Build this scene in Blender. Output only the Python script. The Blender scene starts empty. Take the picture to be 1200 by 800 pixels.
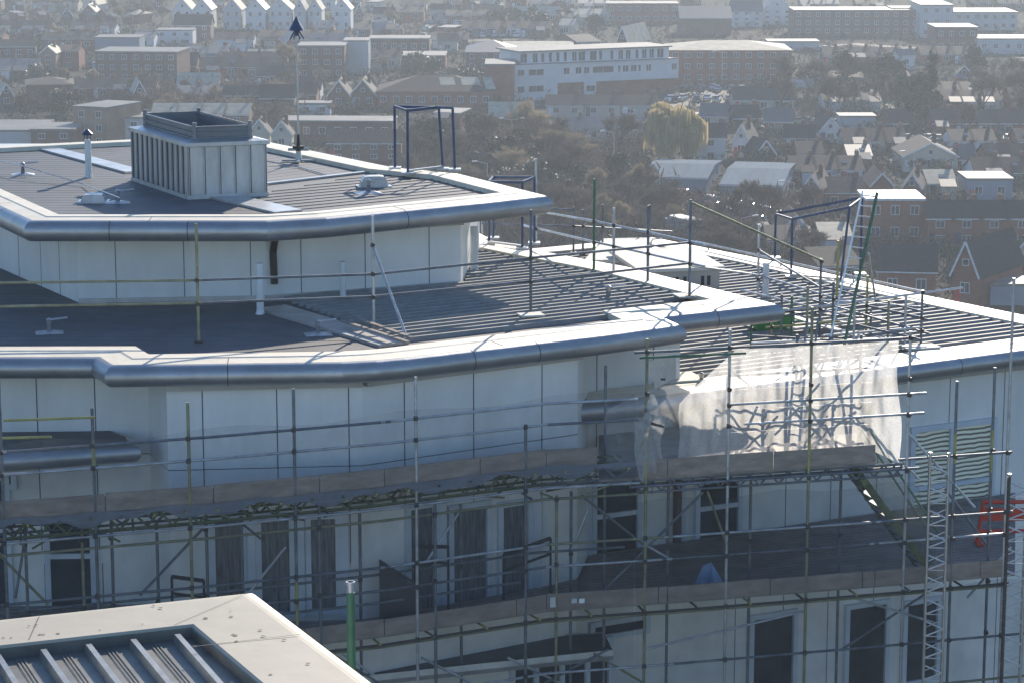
import bpy, math, random
from mathutils import Vector, Matrix
R = math.radians
# ------------------------------------------------------------------ camera, light, exposure
PITCH = R(11.0); SP, CP = math.sin(PITCH), math.cos(PITCH); F = 3000.0; CZ = 46.0
GZ = -11.0                                   # ground level of the valley town
sc = bpy.context.scene
col = sc.collection
cd = bpy.data.cameras.new('camera'); cam = bpy.data.objects.new('camera', cd); col.objects.link(cam)
cam.location = (0, 0, CZ); cam.rotation_euler = (R(90) - PITCH, 0, 0)
cd.sensor_width = 36; cd.lens = 90; cd.clip_start = .5; cd.clip_end = 8000
sc.camera = cam
SUN_EL, SUN_AZ = R(22.5), R(15)              # azimuth clockwise from +Y
w = bpy.data.worlds.new('World'); sc.world = w; w.use_nodes = True
nt = w.node_tree; nt.nodes.clear()
sky = nt.nodes.new('ShaderNodeTexSky'); sky.sky_type = 'NISHITA'; sky.sun_disc = False
sky.sun_elevation = SUN_EL; sky.sun_rotation = SUN_AZ; sky.altitude = 100; sky.air_density = 1.0; sky.dust_density = .3; sky.ozone_density = 4.0
bg = nt.nodes.new('ShaderNodeBackground'); bg.inputs[1].default_value = .15
wo = nt.nodes.new('ShaderNodeOutputWorld')
tint = nt.nodes.new('ShaderNodeMix'); tint.data_type = 'RGBA'; tint.blend_type = 'MULTIPLY'; tint.inputs[0].default_value = 1; tint.inputs[7].default_value = (.93, .98, 1.02, 1)   # cool camera balance of a backlit winter day
nt.links.new(sky.outputs[0], tint.inputs[6]); nt.links.new(tint.outputs[2], bg.inputs[0]); nt.links.new(bg.outputs[0], wo.inputs[0])
sl = bpy.data.lights.new('sun', 'SUN'); sl.energy = 5.0; sl.angle = R(.55); sl.color = (1, .88, .72)
so = bpy.data.objects.new('sun', sl); col.objects.link(so)
sdir = Vector((math.sin(SUN_AZ)*math.cos(SUN_EL), math.cos(SUN_AZ)*math.cos(SUN_EL), math.sin(SUN_EL)))
so.rotation_euler = sdir.to_track_quat('Z', 'Y').to_euler(); so.location = (20, 60, 90)
vs = sc.view_settings; sc.display_settings.display_device = 'sRGB'
vs.view_transform = 'Standard'; vs.look = 'None'; vs.gamma = 1; vs.exposure = .30; vs.use_curve_mapping = False
sc.render.engine = 'CYCLES'
cy = sc.cycles; cy.max_bounces = 6; cy.diffuse_bounces = 3; cy.glossy_bounces = 3; cy.transparent_max_bounces = 16
cy.volume_bounces = 1; cy.use_denoising = True; cy.sample_clamp_indirect = 6
try: cy.denoiser = 'OPENIMAGEDENOISE'
except Exception: pass

# ------------------------------------------------------------------ geometry from picture measurements
def P(px, py, z):                             # the point at height z seen at picture position px, py (1200 x 800)
    t = (py-400)/F; k = (CZ-z)/(SP+t*CP)      # k = forward depth
    return Vector(((px-600)/F*k, k*(CP-t*SP), z))
def PD(px, d, z):                             # the point at height z and forward depth d in picture column px
    return Vector(((px-600)/F*d, (d-(CZ-z)*SP)/CP, z))
def depth(p): return p.y*CP+(CZ-p.z)*SP
def ZAT(p, py):                               # height above plan point p that shows at picture row py
    t = (py-400)/F; m = SP+t*CP               # drop = d*m, d = y*CP + drop*SP
    return CZ - p.y*CP*m/(1-SP*m)
class Line:                                   # a plan polyline, addressed by picture column
    def __init__(s, pts): s.p = [Vector((a.x, a.y, 0)) for a in pts]
    def at(s, px, z=33.0):
        best = None
        for i in range(len(s.p)-1):
            a, b = s.p[i], s.p[i+1]
            fa = (px-600)/F*depth(Vector((a.x, a.y, z)))-a.x; fb = (px-600)/F*depth(Vector((b.x, b.y, z)))-b.x
            if (fa >= 0) != (fb >= 0) or abs(fa) < 1e-9:
                t = fa/(fa-fb); q = a.lerp(b, t); return Vector((q.x, q.y, z)), (b-a).normalized()
        i = 0 if px < 600 else len(s.p)-2
        a, b = s.p[i], s.p[i+1]
        fa = (px-600)/F*depth(Vector((a.x, a.y, z)))-a.x; fb = (px-600)/F*depth(Vector((b.x, b.y, z)))-b.x
        t = fa/(fa-fb); q = a+(b-a)*t; return Vector((q.x, q.y, z)), (b-a).normalized()
    def hit(s, px, py, z0=33.0):
        z = z0
        for _ in range(6):
            q, d = s.at(px, z); z = ZAT(q, py)
        q, d = s.at(px, z); return q, d

# ------------------------------------------------------------------ materials
MATS = {}
def mat(name, colour, rough=.6, metal=0.0, var=.25, scale=1.5, bump=0.0, colour2=None, spec=.5, coord='Object', stretch=(1,1,1), bscale=None):
    if name in MATS: return MATS[name]
    m = bpy.data.materials.new(name); m.use_nodes = True; t = m.node_tree; n = t.nodes; b = n['Principled BSDF']
    b.inputs['Roughness'].default_value = rough; b.inputs['Metallic'].default_value = metal
    b.inputs['Specular IOR Level'].default_value = spec
    tc = n.new('ShaderNodeTexCoord'); mp = n.new('ShaderNodeMapping'); mp.inputs['Scale'].default_value = stretch
    t.links.new(tc.outputs[coord], mp.inputs[0])
    nz = n.new('ShaderNodeTexNoise'); nz.inputs['Scale'].default_value = scale; nz.inputs['Detail'].default_value = 6; nz.inputs['Roughness'].default_value = .65
    t.links.new(mp.outputs[0], nz.inputs['Vector'])
    rp = n.new('ShaderNodeValToRGB'); c = colour
    lo = tuple(x*(1-var) for x in c)+(1,); hi = tuple(min(1, x*(1+var)) for x in (colour2 or c))+(1,)
    rp.color_ramp.elements[0].position = .3; rp.color_ramp.elements[1].position = .7
    rp.color_ramp.elements[0].color = lo; rp.color_ramp.elements[1].color = hi
    t.links.new(nz.outputs[0], rp.inputs[0]); t.links.new(rp.outputs[0], b.inputs['Base Color'])
    if bump:
        bn = n.new('ShaderNodeBump'); bn.inputs['Strength'].default_value = bump; bn.inputs['Distance'].default_value = .05
        n2 = n.new('ShaderNodeTexNoise'); n2.inputs['Scale'].default_value = bscale or scale*3; n2.inputs['Detail'].default_value = 4
        t.links.new(mp.outputs[0], n2.inputs['Vector']); t.links.new(n2.outputs[0], bn.inputs['Height']); t.links.new(bn.outputs[0], b.inputs['Normal'])
    MATS[name] = m; return m
def mesh_cloth(name, colour, alpha, trans, k=9.0):
    m = bpy.data.materials.new(name); m.use_nodes = True; t = m.node_tree; n = t.nodes; n.clear()
    o = n.new('ShaderNodeOutputMaterial'); d = n.new('ShaderNodeBsdfDiffuse'); tr = n.new('ShaderNodeBsdfTranslucent'); tp = n.new('ShaderNodeBsdfTransparent')
    d.inputs[0].default_value = tr.inputs[0].default_value = colour+(1,)
    a = n.new('ShaderNodeMixShader'); a.inputs[0].default_value = trans; b = n.new('ShaderNodeMixShader')
    tc = n.new('ShaderNodeTexCoord'); nz = n.new('ShaderNodeTexNoise'); nz.inputs['Scale'].default_value = k; nz.inputs['Detail'].default_value = 3
    mr = n.new('ShaderNodeMapRange'); mr.inputs['From Min'].default_value = .3; mr.inputs['From Max'].default_value = .7
    mr.inputs['To Min'].default_value = max(0, alpha-.06); mr.inputs['To Max'].default_value = min(1, alpha+.06)
    L = t.links.new; L(tc.outputs['Object'], nz.inputs['Vector']); L(nz.outputs[0], mr.inputs['Value'])
    L(mr.outputs[0], b.inputs[0]); L(d.outputs[0], a.inputs[1]); L(tr.outputs[0], a.inputs[2]); L(tp.outputs[0], b.inputs[1]); L(a.outputs[0], b.inputs[2]); L(b.outputs[0], o.inputs[0])
    return m
def brick(name, c1, c2, mortar, scale=1.0):
    m = bpy.data.materials.new(name); m.use_nodes = True; t = m.node_tree; n = t.nodes; b = n['Principled BSDF']
    b.inputs['Roughness'].default_value = .85
    tc = n.new('ShaderNodeTexCoord'); mp = n.new('ShaderNodeMapping'); mp.inputs['Rotation'].default_value = (R(90), 0, 0)
    bt = n.new('ShaderNodeTexBrick'); bt.inputs['Scale'].default_value = 1.2*scale; bt.inputs['Color1'].default_value = c1+(1,); bt.inputs['Color2'].default_value = c2+(1,); bt.inputs['Mortar'].default_value = mortar+(1,)
    bt.inputs['Mortar Size'].default_value = .015
    nz = n.new('ShaderNodeTexNoise'); nz.inputs['Scale'].default_value = .4; nz.inputs['Detail'].default_value = 5
    mx = n.new('ShaderNodeMix'); mx.data_type = 'RGBA'; mx.blend_type = 'MULTIPLY'; mx.inputs[0].default_value = .7
    rp = n.new('ShaderNodeValToRGB'); rp.color_ramp.elements[0].color = (.55, .55, .55, 1); rp.color_ramp.elements[0].position = .3; rp.color_ramp.elements[1].position = .7
    L = t.links.new; L(tc.outputs['Object'], mp.inputs[0]); L(mp.outputs[0], bt.inputs['Vector']); L(tc.outputs['Object'], nz.inputs['Vector'])
    L(nz.outputs[0], rp.inputs[0]); L(bt.outputs[0], mx.inputs[6]); L(rp.outputs[0], mx.inputs[7]); L(mx.outputs[2], b.inputs['Base Color'])
    MATS[name] = m; return m
M_bull = mat('bullnose metal', (.40, .41, .425), .42, .75, .16, 1.6, .2, stretch=(1, 1, 1.6), bscale=1.2)
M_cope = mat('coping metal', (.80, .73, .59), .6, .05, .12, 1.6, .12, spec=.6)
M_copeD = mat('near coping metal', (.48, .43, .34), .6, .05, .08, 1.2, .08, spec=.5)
M_roof = mat('zinc roof sheet', (.11, .118, .13), .7, .2, .22, 1.1, .12, stretch=(1, 1, 1))
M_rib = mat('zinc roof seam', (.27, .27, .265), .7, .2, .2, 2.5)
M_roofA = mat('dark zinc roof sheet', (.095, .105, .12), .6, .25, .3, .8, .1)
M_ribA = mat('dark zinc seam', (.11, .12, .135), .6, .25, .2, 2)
M_roofD = mat('near roof sheet', (.15, .155, .15), .5, .3, .25, 2.0, .05, colour2=(.19, .19, .17))
M_ribD = mat('near roof seam', (.33, .32, .30), .4, .5, .25, 4)
M_flash = mat('flashing metal', (.52, .52, .52), .4, .6, .2, 2)
M_wall = mat('white cladding', (.74, .75, .74), .5, 0, .13, .6, .05, stretch=(1, 1, .35))
M_wall2 = mat('grey cladding', (.44, .46, .47), .55, 0, .1, .7)
M_joint = mat('panel joint', (.12, .12, .13), .8)
M_soff = mat('soffit beige', (.42, .40, .37), .7, 0, .15, 1)
M_dark = mat('dark gap', (.03, .03, .035), .7)
M_tube = mat('galvanised tube', (.50, .52, .55), .38, .5, .35, 3.0)
M_tubed = mat('dull tube', (.17, .19, .22), .5, .45, .4, 3.0)
M_tubeo = mat('olive tube', (.27, .27, .17), .5, .3, .35, 3.0)
M_tubey = mat('yellow banded tube', (.36, .34, .13), .5, .2, .3, 3.0)
M_tubeg = mat('green tube', (.06, .17, .10), .5, .1, .3, 3.0)
M_coup = mat('coupler steel', (.10, .09, .085), .6, .5, .4, 20)
M_board = mat('timber board', (.30, .25, .215), .85, 0, .3, 1.8, .2, stretch=(1, 1, 3))
M_deck = mat('deck boards', (.25, .22, .20), .85, 0, .35, 1.5, .2)
M_pipe = mat('white pipe', (.66, .70, .72), .4, 0, .06, 3)
M_black = mat('black rubber', (.02, .02, .022), .5)
M_blue = mat('blue painted steel', (.045, .075, .15), .4, .2, .25, 4)
M_steel = mat('bright steel', (.60, .61, .62), .3, .85, .15, 5)
M_frame = mat('window frame white', (.55, .62, .70), .4, 0, .08, 2)
M_glass = mat('dark glass', (.035, .045, .055), .08, 0, .5, 1.2, spec=.8)
M_curt = mat('curtained glass', (.05, .06, .07), .3, 0, .4, 3.5, stretch=(6, 6, .5), spec=.35, colour2=(.15, .17, .19))
M_red = mat('red plastic', (.55, .05, .03), .45, 0, .1, 3)
M_green = mat('green plastic', (.03, .22, .05), .5, 0, .2, 3)
M_bluecl = mat('blue cloth', (.22, .34, .52), .8, 0, .25, 3)
M_paper = mat('pale slab', (.62, .60, .54), .7, 0, .12, 4)
M_zbox = mat('zinc cladding', (.50, .52, .54), .42, .6, .2, 1.2, .15, stretch=(2, 2, .6))
M_netw = mesh_cloth('white debris net', (.96, .95, .92), .46, .86, 22)
M_netd = mesh_cloth('blue grey fine net', (.08, .11, .14), .20, .3, 2)
M_netu = mesh_cloth('pale fine net', (.14, .17, .2), .14, .3, 2)
M_sheet = mesh_cloth('clear plastic sheet', (.75, .75, .73), .26, .5, 3)
def leafmat(name, colour, var=.3, scale=.6, trans=.5):
    m = mat(name, colour, .85, 0, var, scale, spec=.2); t = m.node_tree; n = t.nodes; b = n['Principled BSDF']; o = [x for x in n if x.type == 'OUTPUT_MATERIAL'][0]
    tr_ = n.new('ShaderNodeBsdfTranslucent'); mx = n.new('ShaderNodeMixShader'); mx.inputs[0].default_value = trans
    t.links.new(b.inputs['Base Color'].links[0].from_socket, tr_.inputs[0]); t.links.new(b.outputs[0], mx.inputs[1]); t.links.new(tr_.outputs[0], mx.inputs[2]); t.links.new(mx.outputs[0], o.inputs[0]); return m
def striped():
    m = bpy.data.materials.new('blind slats behind glass'); m.use_nodes = True; t = m.node_tree; n = t.nodes; b = n['Principled BSDF']
    tc = n.new('ShaderNodeTexCoord'); wv = n.new('ShaderNodeTexWave'); wv.bands_direction = 'Z'; wv.inputs['Scale'].default_value = 2.7; wv.inputs['Distortion'].default_value = 3.2; wv.inputs['Detail'].default_value = 2; wv.inputs['Detail Scale'].default_value = .6
    rp = n.new('ShaderNodeValToRGB'); rp.color_ramp.elements[0].position = .22; rp.color_ramp.elements[1].position = .5
    rp.color_ramp.elements[0].color = (.17, .17, .13, 1); rp.color_ramp.elements[1].color = (.95, .92, .74, 1)
    L = t.links.new; L(tc.outputs['Object'], wv.inputs['Vector']); L(wv.outputs[0], rp.inputs[0]); L(rp.outputs[0], b.inputs['Base Color']); b.inputs['Roughness'].default_value = .3
    return m
M_blind = striped()

# ------------------------------------------------------------------ mesh builder
class MB:
    def __init__(s): s.v = []; s.f = []; s.m = []; s.mi = 0; s.sm = []
    def face(s, pts, smooth=False):
        k = len(s.v); s.v += [tuple(p) for p in pts]; s.f.append(tuple(range(k, k+len(pts)))); s.m.append(s.mi); s.sm.append(smooth)
    def idx(s, verts, faces, smooth=False):
        k = len(s.v); s.v += [tuple(p) for p in verts]
        for f in faces: s.f.append(tuple(i+k for i in f)); s.m.append(s.mi); s.sm.append(smooth)
    def obox(s, c, ax, ay, az, hx, hy, hz):
        c = Vector(c); vs_ = [c+ax*(hx*i)+ay*(hy*j)+az*(hz*k) for k in (-1, 1) for j in (-1, 1) for i in (-1, 1)]
        s.idx(vs_, [(0,2,3,1),(4,5,7,6),(0,1,5,4),(2,6,7,3),(0,4,6,2),(1,3,7,5)])
    def box(s, x0, x1, y0, y1, z0, z1):
        s.obox(((x0+x1)/2, (y0+y1)/2, (z0+z1)/2), Vector((1,0,0)), Vector((0,1,0)), Vector((0,0,1)), (x1-x0)/2, (y1-y0)/2, (z1-z0)/2)
    def bar(s, a, b, w_, h):                  # flat bar from a to b, h is its vertical size
        a, b = Vector(a), Vector(b); d = (b-a); L = d.length
        if L < 1e-6: return
        d.normalize(); up = Vector((0, 0, 1))
        if abs(d.z) > .95: up = Vector((0, 1, 0))
        sd = d.cross(up).normalized(); u2 = sd.cross(d).normalized()
        s.obox((a+b)/2, d, sd, u2, L/2, w_/2, h/2)
    def tube(s, a, b, r=.03, n=8, r2=None, caps=True):
        a, b = Vector(a), Vector(b); d = b-a
        if d.length < 1e-6: return
        d.normalize(); u = d.orthogonal().normalized(); w_ = d.cross(u); r2 = r if r2 is None else r2
        vs_ = [a+(u*math.cos(2*math.pi*i/n)+w_*math.sin(2*math.pi*i/n))*r for i in range(n)]+[b+(u*math.cos(2*math.pi*i/n)+w_*math.sin(2*math.pi*i/n))*r2 for i in range(n)]
        s.idx(vs_, [(i, (i+1) % n, n+(i+1) % n, n+i) for i in range(n)], True)
        if caps: s.idx(vs_, [tuple(range(n))[::-1], tuple(range(n, 2*n))])
    def prism(s, poly, z0, z1, top=True, bottom=True, walls=True):
        n = len(poly); A = [(p[0], p[1], z0) for p in poly]; B = [(p[0], p[1], z1) for p in poly]
        if walls:
            for i in range(n):
                j = (i+1) % n; s.face([A[i], A[j], B[j], B[i]])
        if top: s.face(B)
        if bottom: s.face(A[::-1])
    def sweep(s, path, prof, closed=True, smooth=False, caps=False):
        n = len(path); pr = []
        for i in range(n):
            p = path[i]
            a = path[i-1] if (closed or i > 0) else None; b = path[(i+1) % n] if (closed or i < n-1) else None
            n1 = outn(a, p) if a is not None else None; n2 = outn(p, b) if b is not None else None
            if n1 is None: m_ = n2
            elif n2 is None: m_ = n1
            else:
                m_ = (n1+n2); l = m_.length; m_ = m_/l; m_ = m_/max(.45, m_.dot(n1))
            pr.append([Vector((p[0]+m_.x*o, p[1]+m_.y*o, z)) for o, z in prof])
        k = len(prof)
        for i in range(n if closed else n-1):
            s.idx(pr[i]+pr[(i+1) % n], [(q, k+q, k+q+1, q+1) for q in range(k-1)], smooth)
        if caps and not closed:
            s.face(pr[0]); s.face(pr[-1][::-1])
    def build(s, name, mats, parent=None, smooth_angle=None):
        me = bpy.data.meshes.new(name); me.from_pydata(s.v, [], s.f)
        if not isinstance(mats, (list, tuple)): mats = [mats]
        for m_ in mats: me.materials.append(m_)
        me.polygons.foreach_set('material_index', s.m); me.polygons.foreach_set('use_smooth', s.sm); me.update()
        o = bpy.data.objects.new(name, me); col.objects.link(o)
        if parent is not None:
            o.parent = parent
        return o
def outn(a, b):                               # outward normal for counter-clockwise polygons (seen from above)
    d = Vector((b[0]-a[0], b[1]-a[1], 0)).normalized(); return Vector((d.y, -d.x, 0))
def ccw(poly):
    A = sum(poly[i][0]*poly[(i+1) % len(poly)][1]-poly[(i+1) % len(poly)][0]*poly[i][1] for i in range(len(poly)))
    return poly if A > 0 else poly[::-1]
def inset(poly, o):
    out = []
    n = len(poly)
    for i in range(n):
        n1 = outn(poly[i-1], poly[i]); n2 = outn(poly[i], poly[(i+1) % n]); m_ = (n1+n2).normalized(); m_ = m_/max(.45, m_.dot(n1))
        out.append(Vector((poly[i][0]-m_.x*o, poly[i][1]-m_.y*o, 0)))
    return out
def hatch(poly, d, sp, off=0.0):              # spans of parallel lines inside a polygon
    d = Vector((d[0], d[1], 0)).normalized(); nn = Vector((-d.y, d.x, 0)); res = []
    ts = [nn.dot(Vector((p[0], p[1], 0))) for p in poly]; t = math.floor(min(ts)/sp)*sp+off
    while t < max(ts):
        xs = []
        for i in range(len(poly)):
            a, b = poly[i], poly[(i+1) % len(poly)]; ta, tb = ts[i]-t, ts[(i+1) % len(poly)]-t
            if (ta > 0) != (tb > 0):
                q = Vector((a[0], a[1], 0)).lerp(Vector((b[0], b[1], 0)), ta/(ta-tb)); xs.append(d.dot(q))
        xs.sort()
        for k in range(0, len(xs)-1, 2):
            if xs[k+1]-xs[k] > .05: res.append((nn*t+d*xs[k], nn*t+d*xs[k+1]))
        t += sp
    return res
def ribs(mb, poly, d, sp, z, h, wb, wt, off=0.0, pan=None):
    for a, b in hatch(poly, d, sp, off):
        dd = (b-a).normalized(); nn = Vector((-dd.y, dd.x, 0))
        def ring(p): return [p-nn*wb/2+Vector((0,0,z)), p-nn*wt/2+Vector((0,0,z+h)), p+nn*wt/2+Vector((0,0,z+h)), p+nn*wb/2+Vector((0,0,z))]
        A, B = ring(a), ring(b)
        mb.idx(A+B, [(0,4,5,1),(1,5,6,2),(2,6,7,3),(0,1,2,3),(7,6,5,4)])
def tag(o, label=None, cat=None, group=None, kind=None):
    if label: o['label'] = label
    if cat: o['category'] = cat
    if group: o['group'] = group
    if kind: o['kind'] = kind
    return o
def empty(name, label, cat, loc=(0,0,0), rz=0, group=None):
    o = bpy.data.objects.new(name, None); col.objects.link(o); o.location = loc; o.rotation_euler = (0, 0, rz); o.empty_display_size = .3
    return tag(o, label, cat, group)
def wpart(mb, name, mats, parent, label=None):  # part given in world coordinates under an empty that may be moved
    o = mb.build(name, mats, parent)
    if parent is not None: o.matrix_parent_inverse = Matrix.LocRotScale(parent.location, parent.rotation_euler, None).inverted()
    if label: o['label'] = label
    return o
rnd = random.Random(7)
# ================================================================== the clad building with three roof tiers
ZA, ZB, ZC = 37.6, 35.6, 33.8
polyA = [P(38,258,ZA), P(312,258,ZA), P(380,254,ZA), P(560,236,ZA), P(633,228,ZA), P(533,203,ZA), P(458,196,ZA), P(312,166,ZA), P(160,163,ZA), P(0,171,ZA), P(-140,176,ZA)]
polyB = [P(-260,418,ZB), P(117,417,ZB), P(133,427,ZB), P(400,423,ZB), P(440,421,ZB), P(473,418,ZB), P(700,391,ZB), P(790,379,ZB), P(768,369,ZB), P(903,355,ZB), P(730,312,ZB), P(637,295,ZB), P(578,283,ZB), P(556,272,ZB), P(-300,270,ZB)]
polyC = [P(690,470,ZC), P(775,462,ZC), P(1200,407,ZC), P(1275,397,ZC), P(1262,382,ZC), P(1083,346,ZC), P(895,304,ZC), P(763,278,ZC), P(637,290,ZC), P(560,296,ZC), P(600,420,ZC), P(682,458,ZC)]
polyA, polyB, polyC = ccw(polyA), ccw(polyB), ccw(polyC)
bld = empty('apartment_building', 'white clad apartment block with stepped metal roofs and rounded eaves behind scaffolding', 'building', (2, 66, GZ))
def bullprof(z, r=.225):
    pr = [(-.02, z)]
    for i in range(0, 13):
        a = math.pi/2-math.pi*i/12; pr.append((r*math.cos(a)*1.05, z-.0-r+r*math.sin(a)))
    pr.append((-.35, z-2*r-.02)); return pr
def eaves(poly, z, w_, r, cw=None):
    mb = MB(); mb.sweep(poly, bullprof(z-.012, r), True, True)
    # joints of the bullnose: narrow collars
    wpart(mb, 'fascia', M_bull, bld)
    n = len(poly)
    for i in range(n):
        a, b = Vector(poly[i]), Vector(poly[(i+1) % n]); L = (b-a).length; k = int(L//2.4)
        d = (b-a).normalized(); o = outn(a, b)
        for j in range(1, k+1):
            mb = MB(); c = a+(b-a)*(j/(k+1)); c.z = 0
            pts = [c+o*(q*1.012)+Vector((0, 0, zz)) for q, zz in bullprof(z-.009, r+.002)[1:-1]]
            for q in range(len(pts)-1):
                mb.face([pts[q]-d*.009, pts[q]+d*.009, pts[q+1]+d*.009, pts[q+1]-d*.009])
            wpart(mb, 'fascia_joint', M_coup, bld)
    mb = MB(); mb.sweep(poly, [(-w_, z-.14), (-w_, z+.02), (-w_*.55, z+.025), (-w_*.5, z+.006), (0, z-.010)], True)
    mb.mi = 1
    for i in range(n):
        a, b = Vector(poly[i]), Vector(poly[(i+1) % n]); L = (b-a).length; k = int(L//3.1)
        d = (b-a).normalized(); o = outn(a, b)
        for j in range(1, k+1):
            c = a+(b-a)*(j/(k+1)); c.z = 0
            mb.face([c-o*w_*.5-d*.01+Vector((0,0,z+.010)), c-o*w_*.5+d*.01+Vector((0,0,z+.010)), c+d*.01+Vector((0,0,z-.006)), c-d*.01+Vector((0,0,z-.006))])
    wpart(mb, 'coping', [M_cope, M_joint], bld)
eaves(polyA, ZA, .75, .24); eaves(polyB, ZB, .95, .225); eaves(polyC, ZC, .95, .225)
def roofdeck(poly, z, mats, name, lab=None):
    mb = MB(); mb.face([(p.x, p.y, z) for p in poly]); return mb
# --- roof A surface
iA = inset(polyA, .74); zz = ZA-.10
mb = MB(); mb.face([(p.x, p.y, zz) for p in iA]); mb.mi = 1
hub1 = P(160,205,zz); hubR = P(312,220,zz)
zones = [([P(40,173,zz), P(157,211,zz), P(222,233,zz), P(265,233,zz), P(340,252,zz), P(62,251,zz), P(-120,180,zz)], polyA[0] - polyA[1]),
         ([P(275,233,zz), P(312,226,zz), P(458,200,zz), P(530,206,zz), P(570,225,zz), P(350,252,zz)], P(560,236,zz)-P(380,254,zz)),
         ([P(312,213,zz), P(452,199,zz), P(312,171,zz)], P(458,200,zz)-P(312,218,zz)),
         ([P(60,173,zz), P(157,200,zz), P(312,195,zz), P(305,172,zz), P(160,168,zz)], P(160,166,zz)-P(0,173,zz))]
for k, (pz, d) in enumerate(zones):
    ribs(mb, pz, d, .45, zz, .004 if k != 1 else .016, .03, .02)
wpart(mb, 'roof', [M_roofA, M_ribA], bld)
for a, b, w_ in ((P(50,174,zz), P(158,203,zz), .55), (P(262,232,zz), P(338,250,zz), .75), (P(312,217,zz), P(456,200,zz), .16)):
    mb = MB(); mb.bar(a+Vector((0,0,.03)), b+Vector((0,0,.03)), w_, .05); wpart(mb, 'flashing', M_flash, bld)
# --- roof B surface
iB = inset(polyB, .94); zz = ZB-.12
mb = MB(); mb.face([(p.x, p.y, zz) for p in iB])
ribs(mb, [P(-200,330,zz), P(300,352,zz), P(460,402,zz), P(150,406,zz), P(105,405,zz), P(-200,406,zz)], (1, 0, 0), .42, zz, .006, .02, .014)
mb.mi = 1; dB = P(700,391,ZB)-P(473,418,ZB)
ribs(mb, [P(330,352,zz), P(545,334,zz), P(560,280,zz), P(578,287,zz), P(637,301,zz), P(730,326,zz), P(800,346,zz), P(808,349,zz), P(722,373,zz), P(480,404,zz)], dB, .36, zz, .095, .13, .07)
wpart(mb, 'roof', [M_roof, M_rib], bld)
mb = MB()
mb.bar(P(318,362,zz)+Vector((0,0,.03)), P(462,405,zz)+Vector((0,0,.03)), .75, .06)
wpart(mb, 'flashing', M_flash, bld)
# --- roof C surface
zz = ZC-.12; iC = inset(polyC, .94)
mb = MB(); mb.face([(p.x, p.y, zz) for p in inset(polyC, .93)]); mb.mi = 1
dC = P(1200,407,ZC)-P(775,462,ZC)
ribs(mb, [P(800,446,zz), P(1200,398,zz), P(1245,390,zz), P(1200,380,zz), P(1083,353,zz), P(895,311,zz), P(770,284,zz), P(640,296,zz), P(620,400,zz), P(760,450,zz)], dC, .40, zz, .10, .16, .09)
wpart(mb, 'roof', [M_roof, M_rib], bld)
# --- walls
def plan(px, d, z=33.8): q = PD(px, d, z); return Vector((q.x, q.y, 0))
wa = P(195,456,35.0); wb_ = P(425,451,35.0); wc = P(677,419,35.0)
Wl0, Wl1 = plan(-260, 53.9), plan(175, 54.3)
Wr0, Wr1 = plan(690, 58.1), plan(1048, 62.1, 33.2); Wr2 = Wr0+(Wr1-Wr0)*1.63
WL = Line([Wl0, Wl1]); WF1 = Line([wa, wb_]); WF2 = Line([wb_, wc]); WR = Line([Wr0, Wr2])
low = [Wl0, Wl1, wa, wb_, wc, Wr0, Wr2, plan(1225, 66), plan(1080, 69), plan(900, 74), plan(770, 79), plan(560, 79), plan(-300, 82)]
low = ccw([Vector((p.x, p.y, 0)) for p in low])
def wallpoly(poly, z0, z1, m, name, joints=(), lab=None):
    mb = MB(); mb.prism(poly, z0, z1, bottom=False); mb.mi = 1
    for (a, z_a, z_b) in joints:              # vertical joints: ((point, dir, normal))
        q, d, nn = a
        mb.obox((q.x+nn.x*.002, q.y+nn.y*.002, (z_a+z_b)/2), d, nn, Vector((0,0,1)), .010, .004, (z_b-z_a)/2)
    return wpart(mb, name, [m, M_joint], bld)
def jt(line, px, z=34.0):
    q, d = line.at(px, z); return (q, d, Vector((d.y, -d.x, 0)))
J = []
for px in (44, 112): J.append((jt(WL, px), 31.2, 35.0)); J.append((jt(WL, px+8, 31), 20, 30.9))
for px in (238, 325, 409): J.append((jt(WF1, px), 31.2, 35.0))
for px in (474, 555, 635): J.append((jt(WF2, px), 31.2, 35.0))
for px in (699, 765): J.append((jt(WR, px, 33), 31.2, 35.0))
for px in (865, 922, 975, 1029, 1112, 1176, 1230): J.append((jt(WR, px, 32), 22, 33.3))
wallpoly(low, GZ, 33.28, M_wall, 'wall', J)
up = [Wl0, Wl1, wa, wb_, wc, Wr0, Vector(WR.at(797, 34.5)[0]), plan(770, 66), plan(560, 70), plan(-300, 72)]
wallpoly(ccw([Vector((p.x, p.y, 0)) for p in up]), 33.30, 35.14, M_wall, 'wall', [j for j in J if j[2] > 34])
# wall under roof A
a0, a1, a2, a3 = P(-140,256,35.4), P(93,359,35.4), P(312,355,35.4), P(540,338,35.4)
WA1 = Line([a1, a2]); WA2 = Line([a2, a3])
JA = [(jt(WA1, px, 36), 35.4, 37.1) for px in (136, 216, 294)]+[(jt(WA2, px, 36), 35.4, 37.1) for px in (353, 428, 503)]
qa = Line([a0, a1])
JA += [(jt(qa, px, 36), 35.4, 37.1) for px in (22, 48, 70)]
wallpoly(ccw([Vector((p.x, p.y, 0)) for p in [a0, a1, a2, a3, P(562,300,35.4), P(300,235,35.4), P(-150,235,35.4)]]), 35.45, 37.12, M_wall, 'wall', JA)
mb = MB()                                     # plinth strip at the foot of the upper wall
for p, q in ((a1, a2), (a2, a3)): mb.bar(Vector((p.x, p.y-.05, 35.52)), Vector((q.x, q.y-.05, 35.52)), .08, .12)
wpart(mb, 'wall_base', M_flash, bld)
for p, q in ((a0, a1), (a1, a2), (a2, a3)):
    mb = MB(); o = outn(p, q); mb.bar(Vector((p.x, p.y, 37.05))+o*.1, Vector((q.x, q.y, 37.05))+o*.1, .22, .14); wpart(mb, 'soffit', M_soff, bld)
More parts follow.
